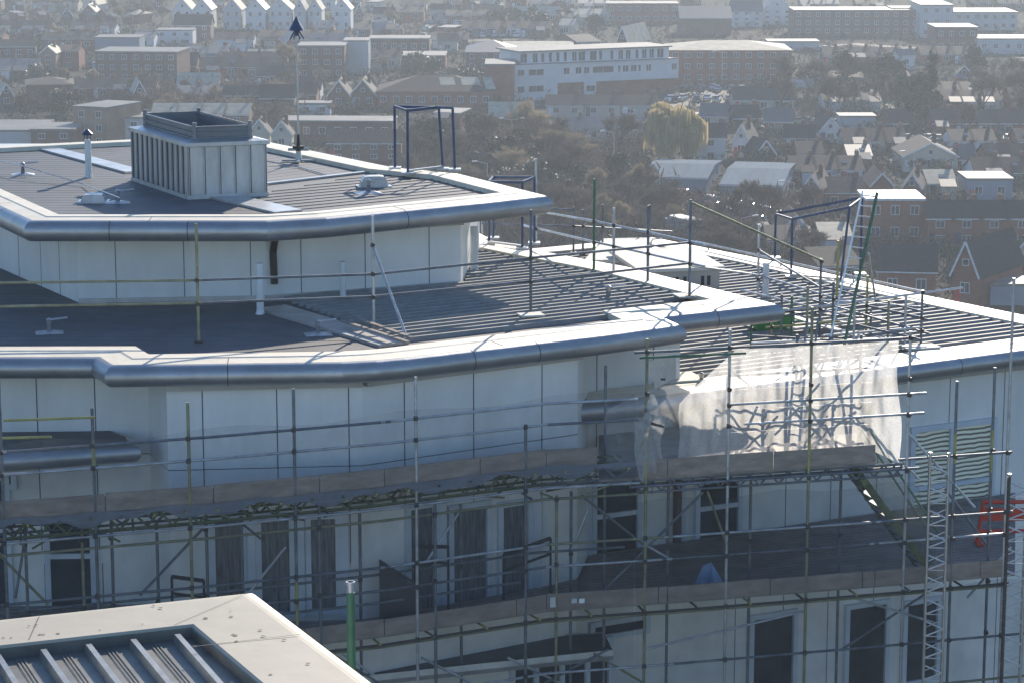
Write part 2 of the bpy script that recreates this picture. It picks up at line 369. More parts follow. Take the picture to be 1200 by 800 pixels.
for p, q in ((wa, wb_), (wb_, wc)):
    mb = MB(); o = outn(p, q); mb.bar(Vector((p.x, p.y, 35.06))+o*.1, Vector((q.x, q.y, 35.06))+o*.1, .22, .12); wpart(mb, 'soffit', M_soff, bld)
mb = MB(); p, q = Wr1-(Wr1-Wr0)*.7, Wr2
mb.bar(Vector((p.x, p.y, 33.25))+outn(p, q)*.12, Vector((q.x, q.y, 33.25))+outn(p, q)*.12, .26, .14)
wpart(mb, 'soffit', M_soff, bld)
# ledge roof with a rounded front over the left recess
lf = [P(-240,537,ZC), P(0,530,ZC), P(128,520.5,ZC), P(152,519,ZC), P(148,511,ZC), P(129,504,ZC), P(-240,506,ZC)]
lf = ccw(lf)
mb = MB(); mb.sweep(lf, bullprof(ZC, .2), True, True); wpart(mb, 'fascia', M_bull, bld)
mb = MB(); mb.face([(p.x, p.y, ZC-.004) for p in lf]); wpart(mb, 'ledge_roof', M_roofA, bld)
# ------------------------------------------------ windows
def opening(line, x0, x1, y0, y1, style='window', pane=None, rails=(), mull=(), fw=.12):
    zc = ZAT(line.at((x0+x1)/2, 31)[0], (y0+y1)/2)
    A, d = line.at(x0, zc); B, _ = line.at(x1, zc); nn = Vector((d.y, -d.x, 0))
    if nn.y > 0: nn = -nn
    mid = (A+B)/2; z1, z0 = ZAT(mid, y0), ZAT(mid, y1); W = (B-A).length; c = Vector((mid.x, mid.y, (z0+z1)/2)); H = z1-z0; Z = Vector((0,0,1))
    mb = MB()
    for s_ in (-1, 1):
        mb.obox(c+d*(s_*(W/2-fw/2))+nn*.05, d, nn, Z, fw/2, .05, H/2)
        mb.obox(c+Z*(s_*(H/2-fw/2))+nn*.048, d, nn, Z, W/2-fw, .048, fw/2)
    for t in rails: mb.obox(c+Z*(H*(.5-t))+nn*.045, d, nn, Z, W/2-fw, .045, .055)
    for t in mull: mb.obox(c+d*(W*(t-.5))+nn*.046, d, nn, Z, .06, .046, H/2-fw)
    wn = wpart(mb, style, M_frame, bld)
    m2 = MB(); m2.obox(c+nn*.012, d, nn, Z, W/2-fw*.9, .008, H/2-fw*.9)
    o = m2.build('pane', pane or M_glass, wn); o.matrix_parent_inverse = bld.matrix_world.inverted() if False else Matrix.Identity(4)
    o.matrix_parent_inverse = Matrix.Identity(4)
    return wn, d, c, nn, W, H
opening(WL, 53, 113, 602, 716, 'window', M_glass, (.42,))
opening(WL, -20, 14, 555, 720, 'window', M_glass, (.4,))
opening(WL, 3, 20, 548, 572, 'window', M_glass)
opening(WF1, 246, 289, 600, 716, 'window', M_curt); opening(WF1, 300, 346, 600, 722, 'door', M_curt); opening(WF1, 358, 400, 600, 718, 'window', M_curt)
opening(WF2, 474, 512, 588, 722, 'window', M_curt); opening(WF2, 524, 574, 588, 716, 'door', M_curt); opening(WF2, 582, 622, 585, 708, 'window', M_curt)
opening(WR, 692, 750, 560, 652, 'window', M_glass, (.45,)); opening(WR, 813, 868, 558, 640, 'window', M_glass, (.42,))
opening(WR, 1064, 1164, 494, 610, 'window', M_blind, (.62,), (.48,), .14)
opening(WR, 795, 809, 480, 503, 'window', M_glass)
opening(WR, 876, 932, 716, 830, 'window', M_glass); opening(WR, 988, 1040, 704, 815, 'window', M_glass); opening(WR, 690, 760, 723, 745, 'window', M_glass)
opening(WF2, 596, 716, 755, 860, 'window', M_glass, (.12,), (.25, .5, .75)); opening(WR, 1056, 1100, 700, 800, 'window', M_glass)
opening(WR, 1030, 1056, 600, 625, 'window', M_glass)
# door posts in white between the doors, drainpipe, downpipe
mb = MB()
for L_, px, y0, y1, w_ in ((WF1, 295, 600, 722, .18), (WF1, 352, 600, 722, .2), (WF1, 404, 600, 722, .18), (WF2, 518, 588, 720, .2), (WF2, 629, 585, 706, .22), (WR, 640+50, 560, 655, .15), (WR, 800, 555, 640, .16)):
    mb = MB(); q, d = L_.at(px, 31.5); mb.bar((q.x, q.y-.06, ZAT(q, y1)), (q.x, q.y-.06, ZAT(q, y0)), w_, .12); wpart(mb, 'door_post', M_frame, bld)
mb = MB(); q, _ = WR.at(794, 31.5); mb.tube((q.x, q.y-.12, 29), (q.x, q.y-.12, 33.1), .1)
wpart(mb, 'drainpipe', mat('brown pipe', (.10, .06, .06), .5), bld)
q, _ = WA2.at(325, 36); mb = MB(); q = Vector((q.x, q.y-.10, 0))
mb.tube(q+Vector((.0, -.05, 37.08)), q+Vector((-.03, -.12, 36.85)), .09); mb.tube(q+Vector((-.03, -.12, 36.88)), q+Vector((-.08, -.0, 36.6)), .085); mb.tube(q+Vector((-.08, 0, 36.62)), q+Vector((-.06, 0, 35.85)), .085)
wpart(mb, 'downpipe', M_black, bld)
# balcony canopy below the lower deck
mb = MB(); cz = 28.75
cpoly = ccw([P(395,760,cz), P(400,795,cz), P(716,762,cz), P(706,742,cz)])
mb.prism(cpoly, cz-.18, cz); wpart(mb, 'balcony_canopy', M_roofA, bld)
mb = MB(); mb.sweep(cpoly, [(.03, cz-.2), (.05, cz-.1), (.03, cz+.03)], True); wpart(mb, 'canopy_edge', M_flash, bld)

# ================================================================== roof plant and small things on the roofs
def on(px, py, z): return P(px, py, z)
# clad plant box
zr = ZA-.10
b0, b1, b2 = P(157,212,zr), P(222,234,zr), P(311,230,zr)
b3 = b0+(b2-b1)
pb = empty('plant_housing', 'seamed zinc box with a louvred collar, largest thing on the top roof', 'roof plant', (b1+b3)/2)
H = 1.33
bp = ccw([b0, b1, b2, b3]); mb = MB(); mb.prism(bp, zr, zr+H)
for i in range(4):
    a, b = Vector(bp[i]), Vector(bp[(i+1) % 4]); n = 11 if (b-a).length > 3 else 6; o = outn(a, b); n = max(5, round((b-a).length/.36))
    for k in range(n+1):
        c = a.lerp(b, k/n); c.z = 0
        mb.obox((c.x+o.x*.02, c.y+o.y*.02, zr+H/2), (b-a).normalized(), o, Vector((0,0,1)), .008, .035, H/2-.004); mb.mi = 1; mb.obox((c.x+o.x*.006+(b-a).normalized().x*.03, c.y+o.y*.006+(b-a).normalized().y*.03, zr+H/2), (b-a).normalized(), o, Vector((0,0,1)), .009, .012, H/2-.006); mb.mi = 0
wpart(mb, 'seamed_cladding', [M_zbox, M_coup], pb)
mb = MB(); mb.sweep(inset(bp, 0), [(.02, zr+H-.06), (.10, zr+H-.04), (.10, zr+H+.05), (-.30, zr+H+.12), (-.30, zr+H+.02)], True)
wpart(mb, 'cap_flashing', M_zbox, pb)
mb = MB(); mb.sweep(bp, [(.04, zr+.10), (.06, zr+.1), (.06, zr), (.04, zr)], True); wpart(mb, 'kerb', M_zbox, pb)
ip = inset(bp, .25)
mb = MB()
mb.sweep(ip, [(0, zr+H+.09), (.0, zr+H+.40), (-.04, zr+H+.40), (-.04, zr+H+.09)], True)
for zq in (zr+H+.10, zr+H+.23, zr+H+.37): mb.sweep(ip, [(.005, zq), (.05, zq+.01), (.05, zq+.045), (.005, zq+.05)], True)
for p in ip: mb.obox((p.x, p.y, zr+H+.3), Vector((1,0,0)), Vector((0,1,0)), Vector((0,0,1)), .05, .05, .21)
wpart(mb, 'louvre_collar', mat('dark zinc collar', (.20, .22, .25), .5, .5, .2, 2), pb)
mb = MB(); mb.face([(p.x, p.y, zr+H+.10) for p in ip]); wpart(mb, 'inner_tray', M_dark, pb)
# flue pipe with cowl
def flue(px, py, z, h, r, label, cowl=True, m=M_pipe, name='flue_pipe', tilt=0):
    b = P(px, py, z); o = empty(name, label, 'pipe', b)
    mb = MB(); mb.tube((0,0,.0), (tilt,0,h), r, 14); mb.build('pipe', m, o)
    mb = MB(); mb.tube((0,0,0), (0,0,.10), r*1.35, 14, r*1.05); mb.build('collar', M_flash, o)
    if cowl:
        mb = MB()
        for k in range(4):
            a = k*math.pi/2; mb.bar((r*.9*math.cos(a), r*.9*math.sin(a), h), (r*.9*math.cos(a), r*.9*math.sin(a), h+.14), .02, .02)
        mb.tube((0,0,h+.12), (0,0,h+.16), r*1.5, 14, r*1.6); mb.tube((0,0,h+.16), (0,0,h+.27), r*1.6, 14, r*.3); mb.build('cowl', M_blue, o)
    return o
flue(104, 208, zr, .98, .085, 'pale flue pipe with dark cowl left of the zinc plant housing')
flue(305, 368, ZB-.12, 1.17, .085, 'plain pale vent pipe left of the black downpipe on the middle roof', False)
flue(402, 352, ZB-.12, .92, .072, 'short pale vent pipe right of the black downpipe on the middle roof', False)
flue(556, 319, ZB-.12, 1.15, .10, 'white vent pipe at the right end of the upper wall', False)
flue(897, 351, ZC-.12, 1.02, .09, 'white vent pipe on the right roof between scaffold posts', False)
# fall arrest anchors
def anchor(px, py, z, label, ang=.2, s=1.0):
    o = empty('roof_anchor', label, 'roof anchor', P(px, py, z), ang, 'fall arrest anchors on the roofs')
    mb = MB(); mb.idx([(-.3*s,-.22*s,.005),(.3*s,-.22*s,.005),(.3*s,.22*s,.005),(-.3*s,.22*s,.005),(-.1*s,-.08*s,.05*s),(.1*s,-.08*s,.05*s),(.1*s,.08*s,.05*s),(-.1*s,.08*s,.05*s)], [(0,1,5,4),(1,2,6,5),(2,3,7,6),(3,0,4,7),(4,5,6,7)]); mb.build('base_plate', M_flash, o)
    mb = MB(); mb.tube((0,0,.03), (0,0,.2*s), .06*s, 10, .045*s); mb.build('post', M_tubed, o)
    mb = MB(); mb.tube((0,0,.2*s), (0,0,.3*s), .055*s, 10, .065*s); mb.tube((0,0,.3*s), (0,0,.33*s), .065*s, 10, .02*s); mb.tube((-.02,0,.3*s), (.4*s,.08,.32*s), .014*s, 6); mb.tube((.02,-.1*s,.3*s), (.4*s,-.02,.32*s), .012*s, 6); mb.build('eye', M_steel, o)
anchor(27, 205, zr, 'shiny roof anchor at the left end of the top roof')
anchor(138, 238, zr, 'roof anchor in the shade in front of the zinc housing')
anchor(432, 227, zr, 'roof anchor beside the arched vent hood on the top roof', .3, 1.1)
anchor(58, 390, ZB-.12, 'roof anchor on the shaded middle roof above the left ledge')
anchor(373, 392, ZB-.12, 'roof anchor beside the flashing strip on the middle roof')
anchor(713, 352, ZB-.12, 'roof anchor on the sunny ribbed part of the middle roof', .3, 1.1)
anchor(762, 292, ZC+.0, 'roof anchor near the back corner of the right roof')
anchor(822, 452, ZC-.1, 'roof anchor at the shaded front of the right roof')
# low vent hoods
def hood(px, py, z, label, w_=1.0, h=.28, dep=.6, ang=0, m=M_flash):
    o = empty('vent_hood', label, 'roof vent', P(px, py, z), ang)
    mb = MB(); pr = []
    for i in range(9):
        a = math.pi*i/8; pr.append((-w_/2*math.cos(a)*(1 if abs(math.cos(a)) > .2 else 1), h*min(1, math.sin(a)*1.35)))
    n = len(pr); vs_ = [(x, -dep/2, z_) for x, z_ in pr]+[(x, dep/2, z_) for x, z_ in pr]
    mb.idx(vs_, [(i, n+i, n+i+1, i+1) for i in range(n-1)]); mb.face(vs_[:n]); mb.face(vs_[n:][::-1]); mb.build('hood', m, o)
    mb = MB(); mb.box(-w_*.62, w_*.62, -dep*.7, dep*.7, 0, .03); mb.build('flange', M_flash, o)
hood(110, 237, zr, 'low flat-topped vent hood left of the shaded roof anchor', .6, .2, .4, .05, M_tube)
hood(438, 219, zr, 'low arched vent hood on the right half of the top roof', .7, .28, .35, .2)
# lightning mast with wind vane head
p = P(350, 190, zr); o = empty('lightning_mast', 'tall thin mast with a dark arrow-shaped head behind the top roof', 'mast', p)
topz = ZAT(p, 38)-p.z
mb = MB(); mb.tube((0,0,.0), (0,0,.35), .10, 10, .06); mb.box(-.45, .45, -.05, .05, .02, .07); mb.box(-.05, .05, -.45, .45, .02, .07); mb.tube((-.28,0,.34), (.28,0,.34), .04, 8); mb.build('foot', M_flash, o)
mb = MB(); mb.tube((0,0,.3), (0,0,.75), .07, 10, .03); mb.tube((0,0,.36), (0,0,.44), .16, 10); mb.build('insulator', M_dark, o)
mb = MB(); mb.tube((0,0,.7), (0,0,topz), .024, 8, .018); mb.build('rod', M_paper, o)
mb = MB(); mb.tube((0,0,topz-.1), (0,0,topz+.12), .05, 8); mb.tube((0,0,topz+.05), (0,0,topz+.42), .22, 8, .01)
for k in range(4):
    a = k*math.pi/2+.5; mb.bar((0,0,topz+.12), (.2*math.cos(a), .2*math.sin(a), topz-.18), .03, .03)
mb.build('arrow_head', M_blue, o)
# safety cable lying over the top roof
mb = MB()
pts = [P(-40,178,zr+.25), P(27,195,zr+.29), P(98,216,zr+.06), P(140,232,zr+.25)]
for a, b in zip(pts, pts[1:]): mb.tube(a, b, .012, 5)
o = mb.build('safety_cable', M_steel); tag(o, 'thin steel safety cable crossing the left of the top roof', 'cable')
mb = MB(); pts = [P(312,189,zr+.1), P(350,196,zr+.03), P(385,206,zr+.03)]
for a, b in zip(pts, pts[1:]): mb.tube(a, b, .018, 5)
o = mb.build('safety_cable', M_flash); tag(o, 'thin cable running right from the zinc housing past the mast foot', 'cable')
# dark goal-shaped access frames
def gantry(label, base, top, r=.035):          # base: four points (two near, two far), tops
    c = sum(base, Vector())/4; o = empty('access_frame', label, 'steel frame', c)
    for a, b in zip(base, top): mb = MB(); mb.tube(a, b, r, 8); wpart(mb, 'post', M_blue, o)
    mb = MB(); mb.bar(top[0], top[1], .06, .07); mb.bar(top[2], top[3], .06, .07); mb.bar(top[0], top[2], .05, .06); mb.bar(top[1], top[3], .05, .06); wpart(mb, 'top_rail', M_blue, o)
    for a in base: mb = MB(); mb.box(a.x-.16, a.x+.16, a.y-.16, a.y+.16, a.z, a.z+.05); wpart(mb, 'foot_plate', M_flash, o)
    mb = MB(); mb.bar(base[0]+Vector((0,0,.08)), base[1]+Vector((0,0,.08)), .09, .05); wpart(mb, 'foot_rail', M_flash, o)
zt = ZAT(P(478,203,ZA), 129)
g0, g1 = P(478,204,ZA), P(519,199,ZA); g2, g3 = P(463,198,ZA), P(532,203,ZA)
g3 = P(533,200,ZA)
gantry('dark blue open frame standing on the back edge of the top roof', [g0, g1, g2, g3], [Vector((g.x+dx, g.y, zt)) for g, dx in ((g0, 0), (g1, -.1), (g2, 0), (g3, -.05))])
h0, h1, h2, h3 = P(927,325,ZC), P(985,330,ZC), P(908,303,ZC), P(1008,322,ZC)
zt = ZAT(h0, 257)
gantry('dark open frame with a sloping top beside the ladder on the right roof', [h0, h1, h2, h3], [Vector((h0.x, h0.y, zt)), Vector((h1.x+.2, h1.y, ZAT(h1, 243))), Vector((h2.x, h2.y, ZAT(h2, 251))), Vector((h3.x, h3.y, ZAT(h3, 232)))])
k0, k1, k2, k3 = P(573,287,ZB), P(612,292,ZB), P(578,280,ZB), P(626,286,ZB)
gantry('low dark frame half hidden behind the tip of the top roof', [k0, k1, k2, k3], [Vector((k.x, k.y, ZAT(k, yy))) for k, yy in zip((k0, k1, k2, k3), (213, 214, 208, 208))])
# boxes on the right roof
zc = ZC-.12
def roofbox(label, q0, q1, q2, h, lid, slots=0, m=M_soff):
    q3 = q0+(q2-q1); pl = ccw([q0, q1, q2, q3]); c = (q0+q2)/2; c.z = zc
    o = empty('roof_box', label, 'roof plinth', c, 0, None)
    mb = MB(); mb.prism(pl, zc, zc+h)
    if slots:
        mb.mi = 1; a, b = q0, q1; nn = outn(a, b); nn = nn if nn.y < 0 else -nn
        for t in (.45, .55, .78, .86): c2 = Vector(a).lerp(b, t); mb.obox((c2.x+nn.x*.002, c2.y+nn.y*.002, zc+h*.5), (Vector(b)-Vector(a)).normalized(), nn, Vector((0,0,1)), .05, .006, h*.22)
    wpart(mb, 'body', [m, M_dark], o)
    mb = MB(); mb.sweep(pl, [(.02, zc+h-.02), (.12, zc+h), (.12, zc+h+.09), (-.1, zc+h+.1)], True); mb.face([(p.x, p.y, zc+h+.095) for p in pl]); wpart(mb, 'lid', M_paper, o)
    return o
roofbox('long beige slotted box on the right roof behind the middle roof edge', P(752,345,zc), P(843,341,zc), P(806,318,zc), .62, 1, 4)
roofbox('low pale box with a flat lid left of the slotted box', P(690,326,zc), P(742,325,zc), P(760,300,zc), .45, 1)
# cloth / slab scraps under posts
def slab(px, py, z, w_, d_, ang, label):
    mb = MB(); c, s_ = math.cos(ang), math.sin(ang)
    mb.obox((0,0,.02), Vector((c, s_, 0)), Vector((-s_, c, 0)), Vector((0,0,1)), w_/2, d_/2, .02); o = mb.build('base_board', M_paper); o.location = P(px, py, z); tag(o, label, 'board', 'pale boards under the roof posts')
slab(622, 370, ZB-.03, .55, .4, .3, 'pale board under the guardrail post in the sunny middle roof')
slab(808, 347, ZB-.03, .7, .5, .3, 'pale board under the guardrail post at the middle roof corner')
slab(1078, 407, ZC+.03, .9, .5, .3, 'pale board under the post at the front edge of the right roof')
slab(790, 443, ZC+.03, 1.2, 1.0, .3, 'large pale board beside the wall corner on the right roof')
slab(742, 366, ZB-.03, 1.2, .35, .25, 'pale strip of board along the middle roof edge left of the corner post')
slab(556, 321, ZB-.10, .8, .35, .1, 'pale board round the foot of the white vent pipe')
# planks lying over the gutter strip
for k, (a, b) in enumerate(((P(400,379,ZB), P(478,404,ZB)), (P(418,376,ZB), P(483,399,ZB)))):
    mb = MB(); mb.bar(a+Vector((0,0,.06)), b+Vector((0,0,.06)), .11, .04); o = mb.build('scaffold_plank', M_deck)
    tag(o, ('left' if k == 0 else 'right')+' one of two short planks lying under the slanting brace', 'plank', 'planks on the middle roof')
mb = MB(); mb.box(-.5, .5, -.3, .3, 0, .42); mb.box(-.53, .53, -.33, .33, .36, .42); o = mb.build('green_crate', M_green); o.location = P(905, 384, ZC-.02); o.rotation_euler = (0,0,.2)
tag(o, 'dark green crate on the right roof at the tip of the middle eaves', 'crate')
# ================================================================== near roof in the lower left corner
ZD = 38.6
pD = ccw([P(-260,752,ZD), P(0,726,ZD), P(288,695,ZD), P(425,800,ZD), Vector((2.2, 14, ZD)), Vector((-9, 12, ZD))])
dbl = empty('near_building', 'building under the beige-coped ribbed metal roof corner closest to the camera', 'building', (-5, 18, GZ))
mb = MB(); mb.prism(inset(pD, .35), GZ, ZD-.46, bottom=False); wpart(mb, 'wall', M_wall, dbl)
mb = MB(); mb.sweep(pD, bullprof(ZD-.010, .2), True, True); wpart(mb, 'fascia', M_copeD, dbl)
WD = .82
mb = MB(); mb.sweep(pD, [(-WD, ZD-.16), (-WD, ZD-.02), (-WD+.02, ZD), (-.03, ZD-.008), (0, ZD-.012)], True); mb.mi = 1
for a, b, t in ((0, 1, 0), ):
    pass
A_, B_ = P(288,695,ZD), P(200,733,ZD)
def seam(p, q, m=.006):
    d = (q-p).normalized(); n_ = Vector((-d.y, d.x, 0)); mb.face([p-n_*m+Vector((0,0,.004)), q-n_*m+Vector((0,0,.004)), q+n_*m+Vector((0,0,.004)), p+n_*m+Vector((0,0,.004))])
seam(P(204,732,ZD), P(284,697,ZD), .003); seam(P(229,757,ZD), P(352,743,ZD), .006); seam(P(34,749,ZD), P(46,722,ZD), .005)
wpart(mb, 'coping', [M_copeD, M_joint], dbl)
iD = inset(pD, WD-.02); zz = ZD-.13
mb = MB(); mb.face([(p.x, p.y, zz) for p in iD]); mb.mi = 1
dD = P(77,800,ZD)-P(44,753,ZD); dDn = dD.normalized()
iDr = inset(pD, WD+.10)
ribs(mb, iDr, dD, .43, zz, .085, .085, .055, .13)
mb.mi = 2
for off in (.30, .335, .37): ribs(mb, iDr, dD, .43, zz, .012, .03, .012, off)
wpart(mb, 'roof', [M_roofD, M_ribD, M_roofD], dbl)
mb = MB(); mb.sweep(inset(pD, WD+.012), [(0, zz), (0, ZD-.03), (.03, ZD-.02)], True); wpart(mb, 'upstand', M_roofD, dbl)
mb = MB(); rr = random.Random(3)
for x, y in ((34,733),(42,732),(51,743),(47,743),(68,742),(117,738),(167,731),(188,712),(4,747),(13,747),(241,724),(273,743),(276,744),(277,751),(308,745),(311,746),(305,738),(228,757),(317,790),(361,777),(333,749),(270,716),(271,722),(180,709)):
    c = P(x, y, ZD); r = rr.uniform(.008, .018); mb.face([(c.x+r*1.5*math.cos(a*math.pi/4), c.y+r*math.sin(a*math.pi/4), ZD+.005) for a in range(8)])
wpart(mb, 'fixing', M_dark, dbl)
# green sleeved post rising beside it
q = PD(411, 27.5, 38.0); zt = ZAT(q, 681); o = empty('green_post', 'bright green sleeved post rising beside the near roof corner', 'post', (q.x, q.y, GZ))
mb = MB(); mb.tube((0,0,0), (0,0,zt-GZ-.12), .048, 12); mb.build('sleeve', M_tubeg, o)
mb = MB(); mb.tube((0,0,zt-GZ-.12), (0,0,zt-GZ), .036, 12); mb.tube((0,0,zt-GZ-.03), (0,0,zt-GZ), .052, 12); mb.build('end_cap', M_tube, o)

# ================================================================== scaffolding on the facade
def pl_(px, d, z=33.15): q = PD(px, d, z); return Vector((q.x, q.y, 0))
SL = Line([pl_(-120, 49.0), pl_(0, 49.6), pl_(250, 50.9), pl_(450, 52.2), pl_(640, 53.9), pl_(782, 54.5), pl_(1025, 55.7), pl_(1300, 57.2)])
WALL = Line([Wl0, Wl1, Vector((wa.x, wa.y, 0)), Vector((wb_.x, wb_.y, 0)), Vector((wc.x, wc.y, 0)), Wr0, Wr2])
sca = empty('facade_scaffold', 'grey tube scaffolding with boarded decks wrapping the white facade', 'scaffolding', (0, 50, GZ))
sr = random.Random(11)
TM = [M_tube, M_tube, M_tubed, M_tubed, M_tubeo]
def SLo(px, z, off=0.0):
    q, d = SL.at(px, z); n_ = Vector((d.y, -d.x, 0)); return Vector((q.x-n_.x*off, q.y-n_.y*off, z))
def coupler(mb, p, d=None):
    mb.obox(p, Vector((1,0,0)), Vector((0,1,0)), Vector((0,0,1)), .042, .045, .042); mb.tube(Vector(p)+Vector((-.05,-.07,.0)), Vector(p)+Vector((.055,-.06,.01)), .016, 6)
def standard(px, ytop, zb=GZ, off=0.0, m=None, levels=(), zref=33.0, ybot=None):
    q = SLo(px, zref, off); zt = ZAT(q, ytop) if ytop else zref
    mb = MB(); mb.tube((q.x, q.y, zb), (q.x, q.y, zt), .033, 8)
    o = wpart(mb, 'standard', m or sr.choice(TM), sca)
    if m is None and sr.random() < .5:
        mb = MB(); z1 = sr.uniform(30, zt-.5); mb.tube((q.x, q.y, z1), (q.x, q.y, z1+sr.uniform(.4, 1.0)), .0345, 8); c = mb.build('painted_band', M_tubey, o)
    lv = [z for z in levels if z < zt-.03]
    if lv:
        mb = MB()
        for z in lv: coupler(mb, Vector((q.x, q.y-.06, z)))
        mb.build('coupler', M_coup, o)
    return q
Lall = (34.5, 34.05, 32.68, 31.45, 30.93, 29.8, 28.6)
for px, yt in ((5,368), (112,478), (223,471), (346,455), (488,441), (616,497), (-70,300)): standard(px, yt, levels=Lall)
for px, yt in ((757,397), (853,386), (948,360), (1063,388)): standard(px, yt, levels=(35.5, 34.6, 34.25, 33.8, 32.55, 31.45, 30.93, 29.8, 28.6))
for px, yt in ((1119,446), (1170,430), (1181,326), (1226,380)): standard(px, yt, levels=(32.8, 31.45, 30.93, 29.8, 28.6), off=.3 if px == 1170 else 0)
for px, yt in ((38,596), (105,600), (140,592), (252,592), (375,590), (510,588), (652,580)): standard(px, yt, off=.0 if px in (375, 510, 652) else .75, zref=31.5, levels=(32.42, 31.0, 29.8), m=sr.choice([M_tubed, M_tubeo, M_tubed]))
for px, yt in ((723,428), (898,548), (1005,551), (800,560), (683,575), (565,590), (440,597), (300,604), (196,610)): standard(px, yt, off=1.0, zref=31.5, levels=(32.5, 30.93, 29.8), m=M_tubed)
for px in (876, 958, 1035): standard(px, 392 if px > 900 else 440, zb=32.8, off=1.35, m=M_tubed, levels=(34.6, 34.25, 33.8))
for px in (915, 995): standard(px, 452, zb=32.8, off=.75, m=M_tubed, levels=(34.25, 33.8))
def ledger(z, p0, p1, off=-.05, step=90, m=None, r=.029, stub=True):
    xs = [p0]; x = p0
    brk = [-120, 0, 250, 450, 640, 782, 1025, 1300]
    xs = sorted(set([p0, p1]+[b for b in brk if p0 < b < p1]))
    for a, b in zip(xs, xs[1:]):
        A, B = SLo(a, z, off), SLo(b, z, off); d = (B-A).normalized()
        mb = MB(); mb.tube(A-d*.1, B+d*(.12 if stub else 0), r, 8); wpart(mb, 'ledger', m or sr.choice(TM), sca)
ledger(34.5, -120, 740); ledger(34.05, -120, 740)
ledger(32.68, -120, 742, -.06, m=M_tube); ledger(32.42, -120, 742, .02, m=M_tubeo); ledger(32.5, -120, 742, .9, m=M_tubed)
ledger(31.45, -120, 1180); ledger(30.93, -120, 1175, .05); ledger(31.0, -120, 740, .95, m=M_tubed); ledger(30.5, 20, 620, .6, m=M_tubed)
ledger(29.80, -120, 1175, -.05, m=M_coup); ledger(29.72, 380, 1180, .06, m=M_tubeo); ledger(28.6, -120, 1240); ledger(27.6, 380, 1240); ledger(26.4, 380, 1240, .05)
ledger(35.5, 748, 1066, -.05, m=M_tubed); ledger(34.6, 882, 1042, 1.3, m=M_tubed); ledger(34.25, 862, 1080, .02, m=M_tube); ledger(33.8, 878, 1078, .05, m=M_tube)
ledger(34.25, 862, 1045, 1.3, m=M_tubed); ledger(33.8, 870, 1045, 1.3, m=M_tubed); ledger(33.3, 870, 1045, 1.3, m=M_tubed)
ledger(32.60, 742, 1070, -.06, m=M_tubed); ledger(32.8, 1058, 1180, 0, m=M_tubed); ledger(32.55, 742, 1060, .3, m=M_tubed)
# two short yellow stubs at the left
mb = MB(); a = SLo(4, 35.12, -.03); mb.tube(a, a+Vector((1.75, .05, .05)), .027, 8); a = SLo(2, 34.77, -.03); mb.tube(a, a+Vector((.95, .03, .02)), .027, 8); wpart(mb, 'short_ledger', M_tubey, sca)
mb = MB(); a = SLo(757, 35.38, -.06); mb.tube(a+Vector((-.15,0,0)), a+Vector((2.1,.1,.08)), .026, 8); wpart(mb, 'short_ledger', M_tubeg, sca)
mb = MB(); a = SLo(757, 34.02, -.06); mb.tube(a+Vector((-.1,0,.0)), a+Vector((.35,-.2,-.08)), .03, 8); wpart(mb, 'short_ledger', M_coup, sca)
def strut(p0, y0, o0, p1, y1, o1, zr_=32.0, m=None, r=.029, name='brace', parent=None):
    a = SLo(p0, zr_, o0); b = SLo(p1, zr_, o1); a.z = ZAT(a, y0); b.z = ZAT(b, y1)
    mb = MB(); mb.tube(a, b, r, 8); wpart(mb, name, m or sr.choice(TM[:5]), parent or sca)
for s_ in ((687,580,.4,760,637,.4), (831,576,.4,715,690,.4), (760,637,.3,792,655,.3), (702,597,.9,683,643,.9), (248,615,.5,168,697,.5), (5,650,.6,60,708,.6), (20,700,.4,38,610,.4),
           (760,760,.1,950,715,.1), (1009,480,.3,1083,561,.3), (1061,506,.0,1143,594,.0), (1120,570,.6,1175,640,.6), (845,575,.9,870,640,.9), (700,765,.2,760,800,.2), (560,800,.3,500,770,.3),
           (440,790,.2,395,760,.2), (600,770,.2,660,800,.2), (1010,700,.3,1110,730,.3), (1105,690,.4,1000,760,.4), (385,760,.4,450,800,.4), (968,420,1.2,1040,520,1.2), (1035,440,1.2,960,500,1.2), (890,500,1.1,940,450,1.1), (950,508,.7,985,470,.7),
           (640,800,.1,716,760,.1), (350,640,.9,300,700,.9), (560,600,.9,520,660,.9), (1150,700,.5,1200,640,.5)): strut(*s_)
